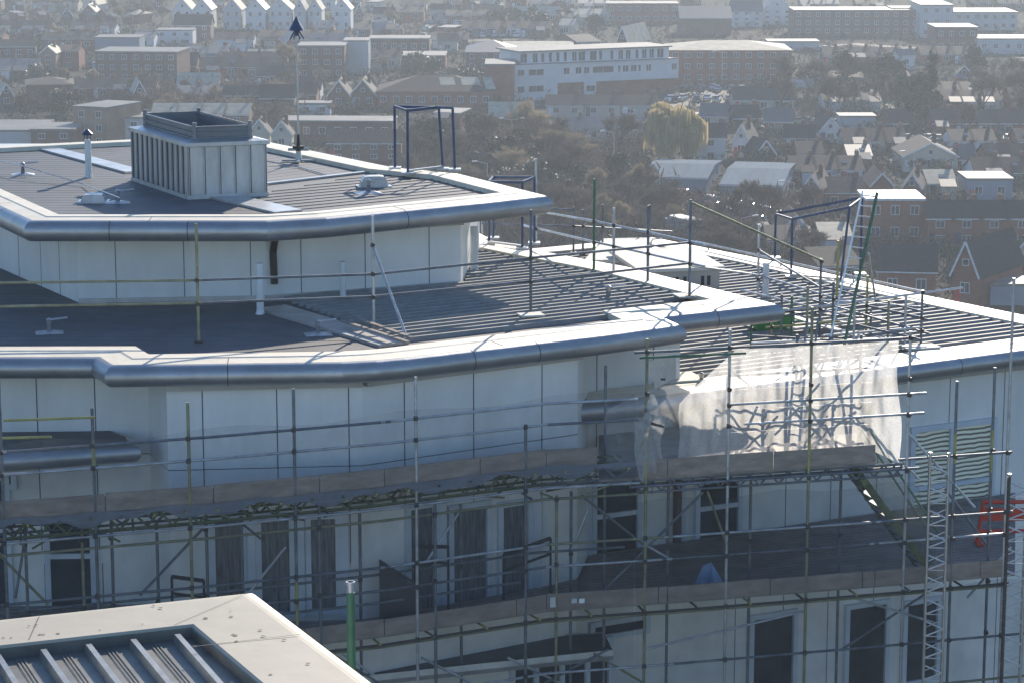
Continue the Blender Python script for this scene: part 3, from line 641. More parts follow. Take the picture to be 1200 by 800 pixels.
# decks, toe boards
def deck(p0, p1, z, name='deck', back=None, th=.06, off=0.02):
    xs = [p0]; brk = [0, 175, 195, 250, 425, 450, 640, 677, 690, 782, 1025]
    xs = sorted(set([p0, p1]+[b for b in brk if p0 < b < p1])); fr = [SLo(x, z, off) for x in xs]
    bk = []
    for x in xs:
        q, _ = WALL.at(x, z); f = SLo(x, z, 0); v = q-f; L = v.length; k = (L-.12) if back is None else min(L-.12, back)
        bk.append(f+v.normalized()*k)
    mb = MB()
    for i in range(len(xs)-1):
        q = [fr[i], fr[i+1], bk[i+1], bk[i]]; top = [Vector((p.x, p.y, z)) for p in q]; bot = [Vector((p.x, p.y, z-th)) for p in q]
        mb.face(top); mb.face(bot[::-1]); mb.face([bot[0], bot[1], top[1], top[0]]); mb.face([bot[2], bot[3], top[3], top[2]])
        if i == 0: mb.face([bot[3], bot[0], top[0], top[3]])
        if i == len(xs)-2: mb.face([bot[1], bot[2], top[2], top[1]])
    mb.mi = 1
    for i in range(len(xs)-1):                # gaps between the boards
        L = ((bk[i]-fr[i]).length+(bk[i+1]-fr[i+1]).length)/2; n = int(L/.23)
        for k in range(1, n):
            t = k/n; a, b = fr[i].lerp(bk[i], t), fr[i+1].lerp(bk[i+1], t); a.z = b.z = z+.004
            dd = (b-a).normalized(); nn = Vector((-dd.y, dd.x, 0))*.008; mb.face([a-nn, b-nn, b+nn, a+nn])
    wpart(mb, name, [M_deck, M_dark], sca)
def toe(p0, p1, z, h, off=0.0, m=None, seg=130):
    x = p0
    while x < p1:
        x2 = min(p1, x+seg*sr.uniform(.8, 1.2)); brk = [b for b in (0, 250, 450, 640, 782, 1025) if x < b < x2-3]; x2 = brk[0] if brk else x2
        dz = sr.uniform(-.015, .015); a, b = SLo(x, z+h/2+dz, off), SLo(x2, z+h/2+sr.uniform(-.015, .015), off); g = (b-a).normalized()*.012
        mb = MB(); mb.bar(a+g, b-g, .038, h); wpart(mb, 'toe_board', m or M_board, sca); x = x2
deck(-110, 700, 33.14, back=1.25); toe(-110, 700, 33.14, .37)
deck(702, 1026, 32.78); toe(752, 1026, 32.78, .38)
deck(-110, 1190, 30.0); toe(-110, 1180, 30.0, .34)
deck(-110, 1190, 26.6, back=1.3); toe(-110, 1180, 26.6, .3)
# rough lattice beams under the upper deck
def lattice(p0, p1, z0, z1, off, m1, m2, st=.42, r=.03):
    xs = sorted(set([p0, p1]+[b for b in (0, 250, 450, 640) if p0 < b < p1]))
    for a_, b_ in zip(xs, xs[1:]):
        a, b = SLo(a_, z0, off), SLo(b_, z0, off); L = (b-a).length; n = max(2, int(L/st)); up_ = Vector((0,0,z1-z0))
        mb = MB(); mb.tube(a, b, r, 6); mb.tube(a+up_, b+up_, r, 6)
        for k in range(n):
            p, q = a.lerp(b, k/n), a.lerp(b, (k+1)/n); m_ = p.lerp(q, .5)
            j = Vector((0, sr.uniform(-.1, .1), 0)); mb.tube(p+up_, m_+j, .025, 6); mb.tube(m_+j, q+up_, .025, 6)
        wpart(mb, 'lattice_beam', sr.choice([m1, m2]), sca)
M_mosst = mat('weathered green tube', (.13, .16, .08), .6, .3, .4, 3)
for off in (.10, .45, .95): lattice(-120, 742, 32.74, 33.04, off, M_tubed, M_mosst, .5 if off < .4 else .62)
lattice(742, 1060, 32.42, 32.68, .1, M_tubed, M_mosst)
mb = MB(); k = 0; px = -80
while px < 750:                               # transoms crossing beneath the deck
    a, b = SLo(px, 33.04, -.18), SLo(px, 33.04, 1.1); mb = MB(); mb.tube(a, b, .025, 6); wpart(mb, 'transom', sr.choice([M_tubed, M_mosst, M_tubey]), sca); px += 37
px = 380
while px < 1180:
    a, b = SLo(px, 29.86, -.2), SLo(px, 29.86, 1.6); mb = MB(); mb.tube(a, b, .025, 6); wpart(mb, 'transom', sr.choice([M_tubed, M_coup, M_tubey]), sca); px += 62
for k in range(46):                           # loose diagonal tubes wedged under the upper deck
    px = sr.uniform(-60, 745); a = SLo(px, sr.uniform(32.45, 33.0), sr.uniform(-.1, .9)); b = a+Vector((sr.uniform(-.6, .6), sr.uniform(-.3, .5), sr.uniform(-.35, .35)))
    b.z = min(b.z, 33.04); mb = MB(); mb.tube(a, b, .024, 6); wpart(mb, 'short_tube', sr.choice([M_mosst, M_tubed, M_tubeo, M_mosst, M_coup]), sca)
# nets and sheets
def cloth(p0, p1, zt, zb, off, name, m, label, cat, amp=.05, n=60, k=14, seed=1, taper=0):
    rr = random.Random(seed); mb = MB(); V = []; ph = [rr.uniform(0, 6) for _ in range(6)]
    for i in range(n+1):
        px = p0+(p1-p0)*i/n
        for j in range(k+1):
            t = j/k; z = zt(px)+(zb(px)-zt(px))*t
            o = off+amp*(math.sin(px*.11+ph[0]+t*2)+.6*math.sin(px*.27+ph[1]-5*t)+.5*math.sin(t*9+px*.04+ph[2])+.3*math.sin(px*.5+t*7+ph[4]))*min(1, t*3+.2)
            q = SLo(px+math.sin(t*7+ph[3]+px*.05)*1.0, z, o); V.append(q)
    mb.idx(V, [(i*(k+1)+j, (i+1)*(k+1)+j, (i+1)*(k+1)+j+1, i*(k+1)+j+1) for i in range(n) for j in range(k)], True)
    o = mb.build(name, m); tag(o, label, cat); return o
cloth(798, 1056, lambda x: 35.42-max(0, .02*math.sin(x*.09))-max(0, (864-x)/66)*1.1, lambda x: 33.05-max(0, (x-1020)/36*.35), .12, 'debris_net', M_netw, 'sunlit white translucent debris net stretched between the right scaffold posts', 'net', .055, 110, 24, 2)
cloth(716, 864, lambda x: 34.2+.5*math.sin((x-716)/148*2.6), lambda x: 32.9, .32, 'debris_net', M_sheet, 'torn clear sheeting sagging behind the post left of the white net', 'net', .08, 40, 12, 5)
cloth(-118, 742, lambda x: 34.66+.06*math.sin(x*.03), lambda x: 33.0, -.15, 'debris_net', M_netu, 'very fine pale net over the upper rails left of the white net', 'net', .03, 120, 5, 7)
cloth(-118, 742, lambda x: 32.98, lambda x: 24.0, -.14, 'debris_net', M_netd, 'fine blue grey debris net over the lower left scaffold front', 'net', .03, 120, 10, 3)
cloth(742, 1240, lambda x: (32.3 if x < 1075 else 32.3-min(2.4, (x-1075)*.1))+.05*math.sin(x*.05), lambda x: 24.0, -.14, 'debris_net', M_netd, 'fine blue grey debris net over the lower right scaffold front', 'net', .03, 60, 10, 4)
cloth(-118, 745, lambda x: 33.16+.015*math.sin(x*.07), lambda x: 32.98+.08*math.sin(x*.045)+.05*math.sin(x*.11), -.09, 'hanging_sheet', mesh_cloth('grey blue sheet', (.28, .31, .37), .85, .3), 'grey wavy-edged sheeting hanging under the long upper toe boards', 'sheet', .02, 160, 3, 8)
cloth(742, 776, lambda x: 34.3+.3*math.sin(x*.2), lambda x: 32.85+.1*math.sin(x*.3), -.1, 'bunched_sheet', mesh_cloth('bunched sheeting', (.72, .72, .70), .42, .5, 12), 'bunched pale plastic sheeting tied to the post left of the white net', 'sheet', .13, 40, 20, 12)
for x_, y_, lb in ((647, 715, 'small white card fixed to the lower toe board, nearest the corner'), (672, 718, 'pair of small white labels on the lower toe board')):
    q, d = SL.at(x_, 30.2); n_ = Vector((d.y, -d.x, 0)); mb = MB()
    for k in range(1 if x_ == 647 else 2): mb.obox(Vector((k*.16, 0, 0)), d, n_, Vector((0,0,1)), .06, .006, .11 if x_ == 647 else .05)
    o = mb.build('card', M_pipe); o.location = (q.x+n_.x*.07, q.y+n_.y*.07, 30.18); tag(o, lb, 'card')
# rigid pale sheet panels at the corner
o = empty('insulation_panel', 'white perforated panel bent round the wall corner by the right roof', 'panel', SLo(770, 34.5, 2.4))
mb = MB(); a, b, c_, d_ = P(757,424,34.9), P(792,415,34.9), P(792,442,34.3), P(768,455,34.2)
mb.face([a, b, c_, d_]); mb.face([p+Vector((0,.03,0)) for p in (d_, c_, b, a)])
for p, q in ((a,b),(b,c_),(c_,d_),(d_,a)): mb.face([p, q, q+Vector((0,.03,0)), p+Vector((0,.03,0))])
wpart(mb, 'sheet', M_paper, o)
mb = MB()
for x, y in ((776,430), (777,444), (773,455)):
    c2 = P(x, y, 34.55); mb.obox(c2+Vector((0,-.0,0)), Vector((1,0,0)), Vector((0,0,1)), Vector((0,1,0)), .05, .02, .02)
wpart(mb, 'slot', M_dark, o)
# stair flight at the right end of the platform
st = empty('scaffold_stair', 'netted stair flight dropping right from the upper platform end', 'stairs', SLo(1040, 30, .6))
M_stairnet = mesh_cloth('stair mesh', (.14, .17, .16), .28, .3, 14)
for off in (.2, .95):
    a, b = SLo(1003, 32.7, off), SLo(1098, 30.05, off); mb = MB(); mb.bar(a, b, .05, .16); wpart(mb, 'stringer', M_mosst, st)
    q_ = [SLo(1003, 32.8, off), SLo(1098, 30.15, off), SLo(1105, 31.0, off), SLo(1022, 33.45, off)]; mb = MB(); mb.face(q_); wpart(mb, 'side_mesh', M_stairnet, st)
    a, b = SLo(1022, 33.5, off), SLo(1105, 31.0, off); mb = MB(); mb.tube(a, b, .024, 8); wpart(mb, 'handrail', M_tubeg, st)
for k in range(12):
    t = (k+.5)/12; a = SLo(1003+95*t, 32.7-2.65*t, .2); b = SLo(1003+95*t, 32.7-2.65*t, .95); mb = MB(); mb.bar(a, b, .22, .03); wpart(mb, 'tread', M_tubed, st)
# lattice hoist masts
def mast(px, ytop, label, wpx=24, off=-.8, dark=False):
    q = SLo(px, 33.0, off); zt = ZAT(q, ytop); wd = .40; o = empty('lattice_mast', label, 'mast', (q.x, q.y, GZ), -.1, 'lattice masts beside the right scaffold')
    H_ = zt-GZ; ms = [M_coup if dark else M_steel, M_steel]
    for i, x in enumerate((0, wd)):
        mb = MB(); mb.tube((x,0,0), (x,0,H_), .03, 8); mb.tube((x,.28,0), (x,.28,H_-.1), .022, 8); mb.build('stile', ms[i], o)
    mb = MB(); z = 1.0; s_ = 0
    while z < H_-.1:
        mb.tube((0,0,z), (wd,0,z+.17), .022, 6); mb.tube((wd,0,z+.17), (0,0,z+.34), .022, 6); mb.tube((0,.28,z+.1), (wd,.28,z+.3), .014, 6); mb.tube((0,0,z+.3), (0,.28,z+.1), .014, 5); mb.tube((wd,0,z), (wd,.28,z+.25), .014, 5)
        mb.tube((0,0,z), (wd,0,z), .014, 6); z += .50
    mb.build('lacing', M_steel, o)
    mb = MB()
    for x in (0, wd): mb.tube((x,0,H_), (x,0,H_+.05), .042, 8)
    mb.build('cap', M_steel, o); return o
mast(1072, 532, 'pale lattice mast in front of the blind-covered window')
mast(1165, 557, 'dark-edged lattice mast beside the red barrier at the right edge', dark=True)
# red barrier
b = P(1148, 668, 30.06); o = empty('safety_barrier', 'red plastic barrier standing on the lower deck at the right', 'barrier', PD(1176, 59.6, 30.02))
mb = MB()
mb.tube((-.62,0,.05), (-.50,0,1.0), .045, 8); mb.tube((.62,0,.05), (.55,0,1.0), .045, 8); mb.tube((-.52,0,1.0), (.57,0,1.0), .05, 8); mb.tube((-.6,0,.3), (.6,0,.3), .05, 8); mb.build('frame', M_red, o)
mb = MB(); mb.box(-.58, .58, -.02, .02, .55, .85); mb.build('panel', M_red, o)
mb = MB(); mb.box(-.66, -.5, -.25, .25, 0, .05); mb.box(.5, .66, -.25, .25, 0, .05); mb.build('foot', M_red, o)
# blue cloth, dark board, dark handrails on the lower deck
q = P(830, 684, 30.0); V = []
mb = MB(); base = [(-.32,-.1),(-.1,-.22),(.0,-.05),(.12,-.2),(.36,-.08),(.2,.2),(-.15,.2)]; tops = [(-.12,.02,.42),(.06,.02,.50)]
vs_ = [(x, y, .01) for x, y in base]+[tops[0], tops[1], (.0, .0, .2)]
mb.idx(vs_, [(0,1,7),(1,2,9),(1,9,7),(2,3,9),(3,8,9),(3,4,8),(4,5,8),(5,6,8),(6,7,8),(6,0,7),(7,9,8)]); o = mb.build('blue_cloth', M_bluecl); o.location = q; tag(o, 'pale blue cloth dropped in a heap on the lower deck', 'cloth')
q, d = WF1.at(440, 31); q = Vector((q.x+.1, q.y-.38, 30.0)); mb = MB()
mb.idx([(0,0,0),(.78,0,0),(.78,0,.75),(.0,0,1.35),(0,.04,0),(.78,.04,0),(.78,.04,.75),(0,.04,1.35)], [(0,1,2,3),(7,6,5,4),(0,4,5,1),(1,5,6,2),(2,6,7,3),(3,7,4,0)]); mb.tube((0,0,1.35), (.85,0,.78), .03, 6)
o = mb.build('screen_board', mat('dark panel', (.045, .05, .06), .6)); o.location = q; tag(o, 'dark board with a sloping top leaning by the white wall panel', 'board')
def rail(px0, px1, y0, y1, z, off, label):
    a, b = SLo(px0, 31, off), SLo(px1, 31, off); o = empty('balcony_rail', label, 'railing', (a+b)/2, 0, 'dark balcony rails behind the scaffold')
    mb = MB(); A = Vector((a.x, a.y, ZAT(a, y0))); B = Vector((b.x, b.y, ZAT(b, y1))); mb.bar(A, B, .06, .07); wpart(mb, 'handrail', M_dark, o)
    for p in (A, B): mb = MB(); mb.bar((p.x, p.y, z), (p.x, p.y, p.z), .05, .05); wpart(mb, 'post', M_dark, o)
    mb = MB(); mb.bar(A-Vector((0,0,.35)), B-Vector((0,0,.35)), .04, .05); wpart(mb, 'mid_rail', M_dark, o)
rail(618, 660, 650, 630, 30.0, 1.1, 'dark sloping balcony rail right of the glazed doors')
rail(212, 250, 675, 680, 30.0, .9, 'dark balcony rail below the slanting tube at the left')
rail(506, 545, 640, 640, 30.0, .8, 'dark balcony rail in front of the middle glazed door')

# ================================================================== guard rails standing on the roofs
def gpost(o, px, yt, yb, z, m=None, levels=()):
    q = P(px, yb, z); mb = MB(); mb.tube(q, (q.x, q.y, ZAT(q, yt)), .033, 8); s_ = wpart(mb, 'standard', m or sr.choice(TM), o)
    if levels:
        mb = MB()
        for y in levels: coupler(mb, Vector((q.x, q.y-.06, ZAT(q, y))))
        mb.build('coupler', M_coup, s_)
    mb = MB(); mb.box(q.x-.09, q.x+.09, q.y-.09, q.y+.09, q.z, q.z+.02); mb.build('base_plate', M_coup, s_)
    return q
def grail(o, a, ya, b, yb, m=None, ext=(0, 0), dy=-.05, name='ledger'):
    A = Vector((a.x, a.y+dy, ZAT(a, ya))); B = Vector((b.x, b.y+dy, ZAT(b, yb))); d = (B-A).normalized()
    mb = MB(); mb.tube(A-d*ext[0], B+d*ext[1], .029, 8); wpart(mb, name, m or sr.choice(TM[:4]), o)
zb = ZB-.1
g1 = empty('roof_guardrail', 'two-rail tube guardrail crossing the middle roof in front of the upper wall', 'guardrail', P(430,385,zb))
n0 = P(-60, 404, zb)
a = gpost(g1, 233, 262, 400, zb, M_tubeo, (328, 356)); b = gpost(g1, 438, 253, 384, zb, M_tube, (287, 321, 348)); c = gpost(g1, 622, 246, 369, zb, M_tubed, (302, 330)); d = gpost(g1, 808, 234, 347, ZB, M_tubed, (284, 309))
for p, q, y0, y1 in ((n0, a, 332, 328), (a, b, 328, 321), (b, c, 321, 302), (c, d, 302, 284)): grail(g1, p, y0, q, y1, M_tubeo if p is n0 else M_tubed, (0, .1))
for p, q, y0, y1 in ((n0, a, 361, 356), (a, b, 356, 348), (b, c, 348, 330), (c, d, 330, 309)): grail(g1, p, y0, q, y1, M_tubeo if p is n0 else M_tubed, (0, .1), .05)
br = P(478, 399, zb); mb = MB(); mb.tube((b.x, b.y-.06, ZAT(b, 288)), br, .03, 8); wpart(mb, 'brace', M_tube, g1)
g2 = empty('roof_guardrail', 'two-rail tube guardrail along the right edge of the middle roof', 'guardrail', P(718,320,ZB))
e0 = gpost(g2, 628, 186, 285, ZB, M_tube, (247, 268)); e1 = gpost(g2, 696, 210, 316, ZB, M_tubeg, (259, 284)); e2 = gpost(g2, 719, 244, 320, ZB, M_tube, (264, 289)); e3 = gpost(g2, 759, 241, 330, ZB, M_tubed, (272, 297))
for p, q, y0, y1 in ((e0, e1, 247, 259), (e1, e2, 259, 264), (e2, e3, 264, 272), (e3, d, 272, 283)): grail(g2, p, y0, q, y1, M_tube, (.05, .08 if q is not d else .75))
for p, q, y0, y1 in ((e0, e1, 268, 284), (e1, e2, 284, 289), (e2, e3, 289, 298), (e3, d, 298, 309)): grail(g2, p, y0, q, y1, M_tube, (.05 if p is not e0 else 1.2, .08 if q is not d else .75), .05)
g3 = empty('roof_guardrail', 'sparse guardrail behind the middle roof over the back of the right roof', 'guardrail', P(680,300,ZC))
f0 = gpost(g3, 565, 225, 292, ZC, M_tube, (253,)); f1 = gpost(g3, 672, 243, 296, ZC, M_tubed, (265,)); f2 = gpost(g3, 683, 246, 298, ZC, M_tubed, (265,)); f3 = gpost(g3, 706, 240, 300, ZC, M_tubed, (266,)); f4 = gpost(g3, 761, 240, 286, ZC, M_tubed, (270, 281))
grail(g3, f0, 262, f1, 265, M_tubed); grail(g3, f1, 265, f4, 270, M_tubed, (0, .9)); grail(g3, f0, 240, f1, 246, M_tubed)
zc2 = ZC-.1
g4 = empty('roof_scaffold', 'tangle of scaffold posts and rails round the ladder on the right roof', 'scaffolding', P(980,395,zc2))
t1 = gpost(g4, 888, 263, 350, zc2, M_tube, (293, 327)); t2 = gpost(g4, 960, 303, 398, zc2, M_tubed, (306, 347, 362)); t3 = gpost(g4, 980, 282, 377, zc2, M_tubey, (350,)); t4 = gpost(g4, 1015, 323, 390, zc2, M_tubey, (358, 367)); t5 = gpost(g4, 1079, 340, 408, zc2, M_tubed, (342, 372, 387))
t6 = gpost(g4, 927, 347, 397, zc2, M_tubeg, (365, 380)); t7 = gpost(g4, 904, 358, 398, zc2, M_tubey, (366, 383)); t8 = gpost(g4, 975, 330, 412, zc2, M_tubed, (350,)); t9 = gpost(g4, 880, 375, 412, zc2, M_tubeg, (385,)); t10 = gpost(g4, 1020, 368, 396, zc2, M_tubed)
grail(g4, d, 237, t2, 305, M_tubeo); grail(g4, t1, 293, t2, 337, M_tubed, name='brace'); grail(g4, d, 311, t1, 322, M_tube, (0, .05)); grail(g4, t1, 322, t3, 350, M_tube); grail(g4, t3, 350, t5, 373, M_tubed, (0, .25))
grail(g4, t2, 354, t5, 388, M_tubed, (.2, .2)); grail(g4, t4, 358, t5, 372, M_tubed); grail(g4, t7, 366, t5, 343, M_steel, (.3, 1.0)); grail(g4, t7, 383, t8, 377, M_tubey, (.2, .2)); grail(g4, t8, 392, t5, 383, M_tube, (.3, 0)); grail(g4, t6, 366, t4, 372, M_tubed); grail(g4, t9, 393, t8, 398, M_tubed, (0, .8))
m0 = P(815,290,ZC); m1 = P(1082,350,ZC); grail(g4, m0, 283, m1, 342, M_tube, (0, .1))
for px, yy in ((830, 293), (915, 312), (1000, 331)): q = P(px, yy, ZC); mb = MB(); mb.tube(q, (q.x, q.y, ZAT(q, 283+(px-815)*.221)), .022, 6); wpart(mb, 'standard', M_tubed, g4)
for x0, y0, x1, y1 in ((890,360,1010,395), (925,385,1035,372), (945,402,1045,396)):
    mb = MB(); mb.bar(P(x0,y0,ZC+.12), P(x1,y1,ZC+.12), .22, .04); wpart(mb, 'board', M_paper, g4)
# ladders
def ladder(label, b0, b1, t0, t1, m0_, m1_, n=14, parent=None):
    o = empty('ladder', label, 'ladder', (b0+b1)/2)
    for a_, b_, m_ in ((b0, t0, m0_), (b1, t1, m1_)): mb = MB(); mb.bar(a_, b_, .035, .09); wpart(mb, 'stile', m_, o)
    for k in range(n):
        t = (k+.6)/n; mb = MB(); mb.tube(b0.lerp(t0, t), b1.lerp(t1, t), .018, 6); wpart(mb, 'rung', M_steel, o)
q0 = P(968, 418, zc2); q1 = P(986, 420, zc2); s0 = PD(1012, depth(q0)+.5, 33); s0.z = 0; s0 = Vector((0,0,0))
def attop(px, py, ref, dy):
    yy = ref.y+dy; z = 40.0
    for _ in range(8):
        z = ZAT(Vector((0, yy, 0)), py)
    k = yy*CP+(CZ-z)*SP; return Vector(((px-600)/F*k, yy, z))
ladder('tall aluminium ladder with a green stile leaning up from the right roof', q0, q1, attop(1011, 224, q0, .9), attop(1028, 226, q0, .9), M_steel, M_tubeg, 16)
mb = MB(); a = attop(1018, 297, q0, .5); mb.tube(a, P(1026, 352, ZC), .03, 8); wpart(mb, 'prop', M_tube, g4)
ladder('second ladder standing behind the white net on the upper platform', SLo(948, 32.8, 1.0), SLo(962, 32.8, 1.0), SLo(980, 35.7, 1.7), SLo(993, 35.7, 1.7), M_tubed, M_tubed, 11)
for s_ in ((876,430,1.35,958,500,1.3), (958,425,1.35,1035,505,1.3), (1000,395,1.5,940,470,1.2), (1010,400,1.2,1030,520,1.0), (905,452,.7,876,520,.7), (1042,395,.1,1000,440,1.3)): strut(*s_, parent=g4)
for x0_, y0_, x1_, y1_ in ((868,340,1000,372), (900,372,1060,352), (935,350,1080,360), (880,402,960,398), (1000,380,1078,398), (940,330,1078,365)):
    A, B = P(x0_, y0_+30, zc2), P(x1_, y1_+30, zc2); A.z, B.z = ZAT(A, y0_), ZAT(B, y1_); mb = MB(); mb.tube(A, B, .029, 8); wpart(mb, 'ledger', sr.choice([M_tube, M_tubed, M_steel]), g4)
for px, yt, yb in ((915,345,405), (945,335,410), (1000,350,412), (1040,352,410), (1060,345,405)): gpost(g4, px, yt, yb, zc2, sr.choice([M_tubed, M_tubeo, M_tube]))
# ================================================================== the valley town
def G(px, py): return P(px, py, GZ)
gs = MB(); gs.face([(-1400,-150,GZ), (1400,-150,GZ), (1400,2500,GZ), (-1400,2500,GZ)])
M_ground = mat('winter ground', (.018, .020, .015), 1.0, 0, .4, .05, .0, colour2=(.034, .033, .025), spec=.1)
o = gs.build('ground', M_ground); tag(o, kind='structure')
M_road = mat('asphalt', (.045, .045, .047), .8, 0, .3, .3, .05, colour2=(.075, .075, .075), spec=.25)
M_mark = mat('road paint', (.7, .7, .66), .6)
def road(name, pts, w_, z=.05):
    q = [G(*p) for p in pts]; mb = MB(); L_, R_ = [], []
    for i, p in enumerate(q):
        d = (q[min(i+1, len(q)-1)]-q[max(i-1, 0)]).normalized(); n_ = Vector((-d.y, d.x, 0)); L_.append(p+n_*w_/2+Vector((0,0,z))); R_.append(p-n_*w_/2+Vector((0,0,z)))
    for i in range(len(q)-1): mb.face([R_[i], R_[i+1], L_[i+1], L_[i]])
    mb.mi = 1
    for i in range(len(q)-1):
        a, b = q[i], q[i+1]; n = int((b-a).length/9); d = (b-a).normalized(); s_ = Vector((-d.y, d.x, 0))
        for k in range(n):
            c = a.lerp(b, (k+.3)/n); mb.face([c-s_*.08+Vector((0,0,z+.01)), c+d*4-s_*.08+Vector((0,0,z+.01)), c+d*4+s_*.08+Vector((0,0,z+.01)), c+s_*.08+Vector((0,0,z+.01))])
    o = mb.build(name, [M_road, M_mark]); tag(o, kind='structure'); return o
road('road', [(900,330), (850,300), (800,265), (768,240), (735,222), (700,205), (600,196)], 9)
road('road', [(735,222), (790,232), (850,240), (905,262), (960,300), (1000,345)], 8, .056)
road('road', [(880,140), (1000,172), (1130,205), (1300,240)], 7, .062)
road('road', [(-50,100), (150,101), (330,99), (480,96), (640,125)], 8, .068)
road('road', [(800,105), (900,60), (1000,52), (1300,75)], 7, .074)
def area(name, pts, m, z):
    mb = MB(); mb.face([G(*p)+Vector((0,0,z)) for p in pts]); o = mb.build(name, m); tag(o, kind='structure')
area('car_park', [(770,128), (890,120), (870,97), (765,103)], M_road, .03)
area('car_park', [(490,52), (620,46), (600,20), (500,26)], M_road, .034)
area('car_park', [(1080,190), (1210,196), (1200,150), (1050,150)], M_road, .038)
area('yard', [(1000,132), (1060,134), (1062,112), (1020,104)], mat('pale gravel', (.42, .38, .30), .9, 0, .2, .3), .042)

BR = brick('red brick', (.25, .075, .042), (.33, .11, .06), (.30, .27, .24))
BB = brick('brown brick', (.15, .07, .045), (.21, .10, .065), (.25, .22, .20))
BP = brick('pale orange brick', (.32, .19, .12), (.38, .22, .14), (.4, .36, .3))
WH = mat('white render', (.62, .63, .64), .8, 0, .1, .3)
CR = mat('cream render', (.50, .46, .38), .8, 0, .12, .3)
GY = mat('grey blue cladding', (.22, .27, .34), .6, 0, .12, .3)
PG = mat('pale grey cladding', (.42, .45, .48), .6, 0, .1, .3)
RT = mat('dark roof tiles', (.045, .04, .042), .8, 0, .35, spec=.2, scale=1.2, bump=.3, stretch=(1, 1, 6)) 
RB = mat('brown roof tiles', (.085, .055, .045), .8, 0, .35, spec=.2, scale=1.2, bump=.3, stretch=(1, 1, 6)) 
RG = mat('grey slate roof', (.095, .105, .125), .55, 0, .3, spec=.4, scale=1.2, bump=.2, stretch=(1, 1, 6)) 
RL = mat('pale toned roof', (.38, .35, .27), .75, 0, .35, .5, .3)  # pale tone, also serves as sunlight painted onto roof slopes
RF = mat('flat roof felt', (.17, .17, .17), .65, 0, .3, .2, spec=.3)
RM = mat('blue grey sheet roof', (.15, .20, .25), .9, 0, .15, .3, spec=.03, stretch=(3, .2, 1))
WG = mat('house window glass', (.05, .06, .075), .12, 0, .3, .5, spec=.8)
WFm = mat('house white upvc', (.68, .69, .70), .5)
WALLN = {BR:'red brick', BB:'brown brick', BP:'orange brick', WH:'white', CR:'cream', GY:'blue grey', PG:'pale grey'}
ROOFN = {RT:'dark tiled', RB:'brown tiled', RG:'grey slate', RL:'pale toned', RF:'flat', RM:'blue grey metal'}
wcache = {}
def winmesh(w_, h):
    k = (round(w_, 1), round(h, 1))
    if k not in wcache:
        w_, h = max(.3, k[0]), max(.4, k[1]); me = []
        a = MB(); t = .09
        a.box(-w_/2, w_/2, -.06, 0, -h/2, -h/2+t); a.box(-w_/2, w_/2, -.06, 0, h/2-t, h/2); a.box(-w_/2, -w_/2+t, -.06, 0, -h/2+t, h/2-t); a.box(w_/2-t, w_/2, -.06, 0, -h/2+t, h/2-t)
        if w_ > 1.0: a.box(-.035, .035, -.055, 0, -h/2+t, h/2-t)
        a.mi = 1; a.box(-w_/2+t, w_/2-t, -.03, 0, -h/2+t, h/2-t)
        o = a.build('window', [WFm, WG]); wcache[k] = o.data; bpy.data.objects.remove(o)
    return wcache[k]
def addwin(root, x, y, z, w_, h, rz=0):
    o = bpy.data.objects.new('window', winmesh(w_, h)); col.objects.link(o); o.parent = root; o.location = (x, y, z); o.rotation_euler = (0, 0, rz); return o
hr = random.Random(5)
boxes = []; feet = []
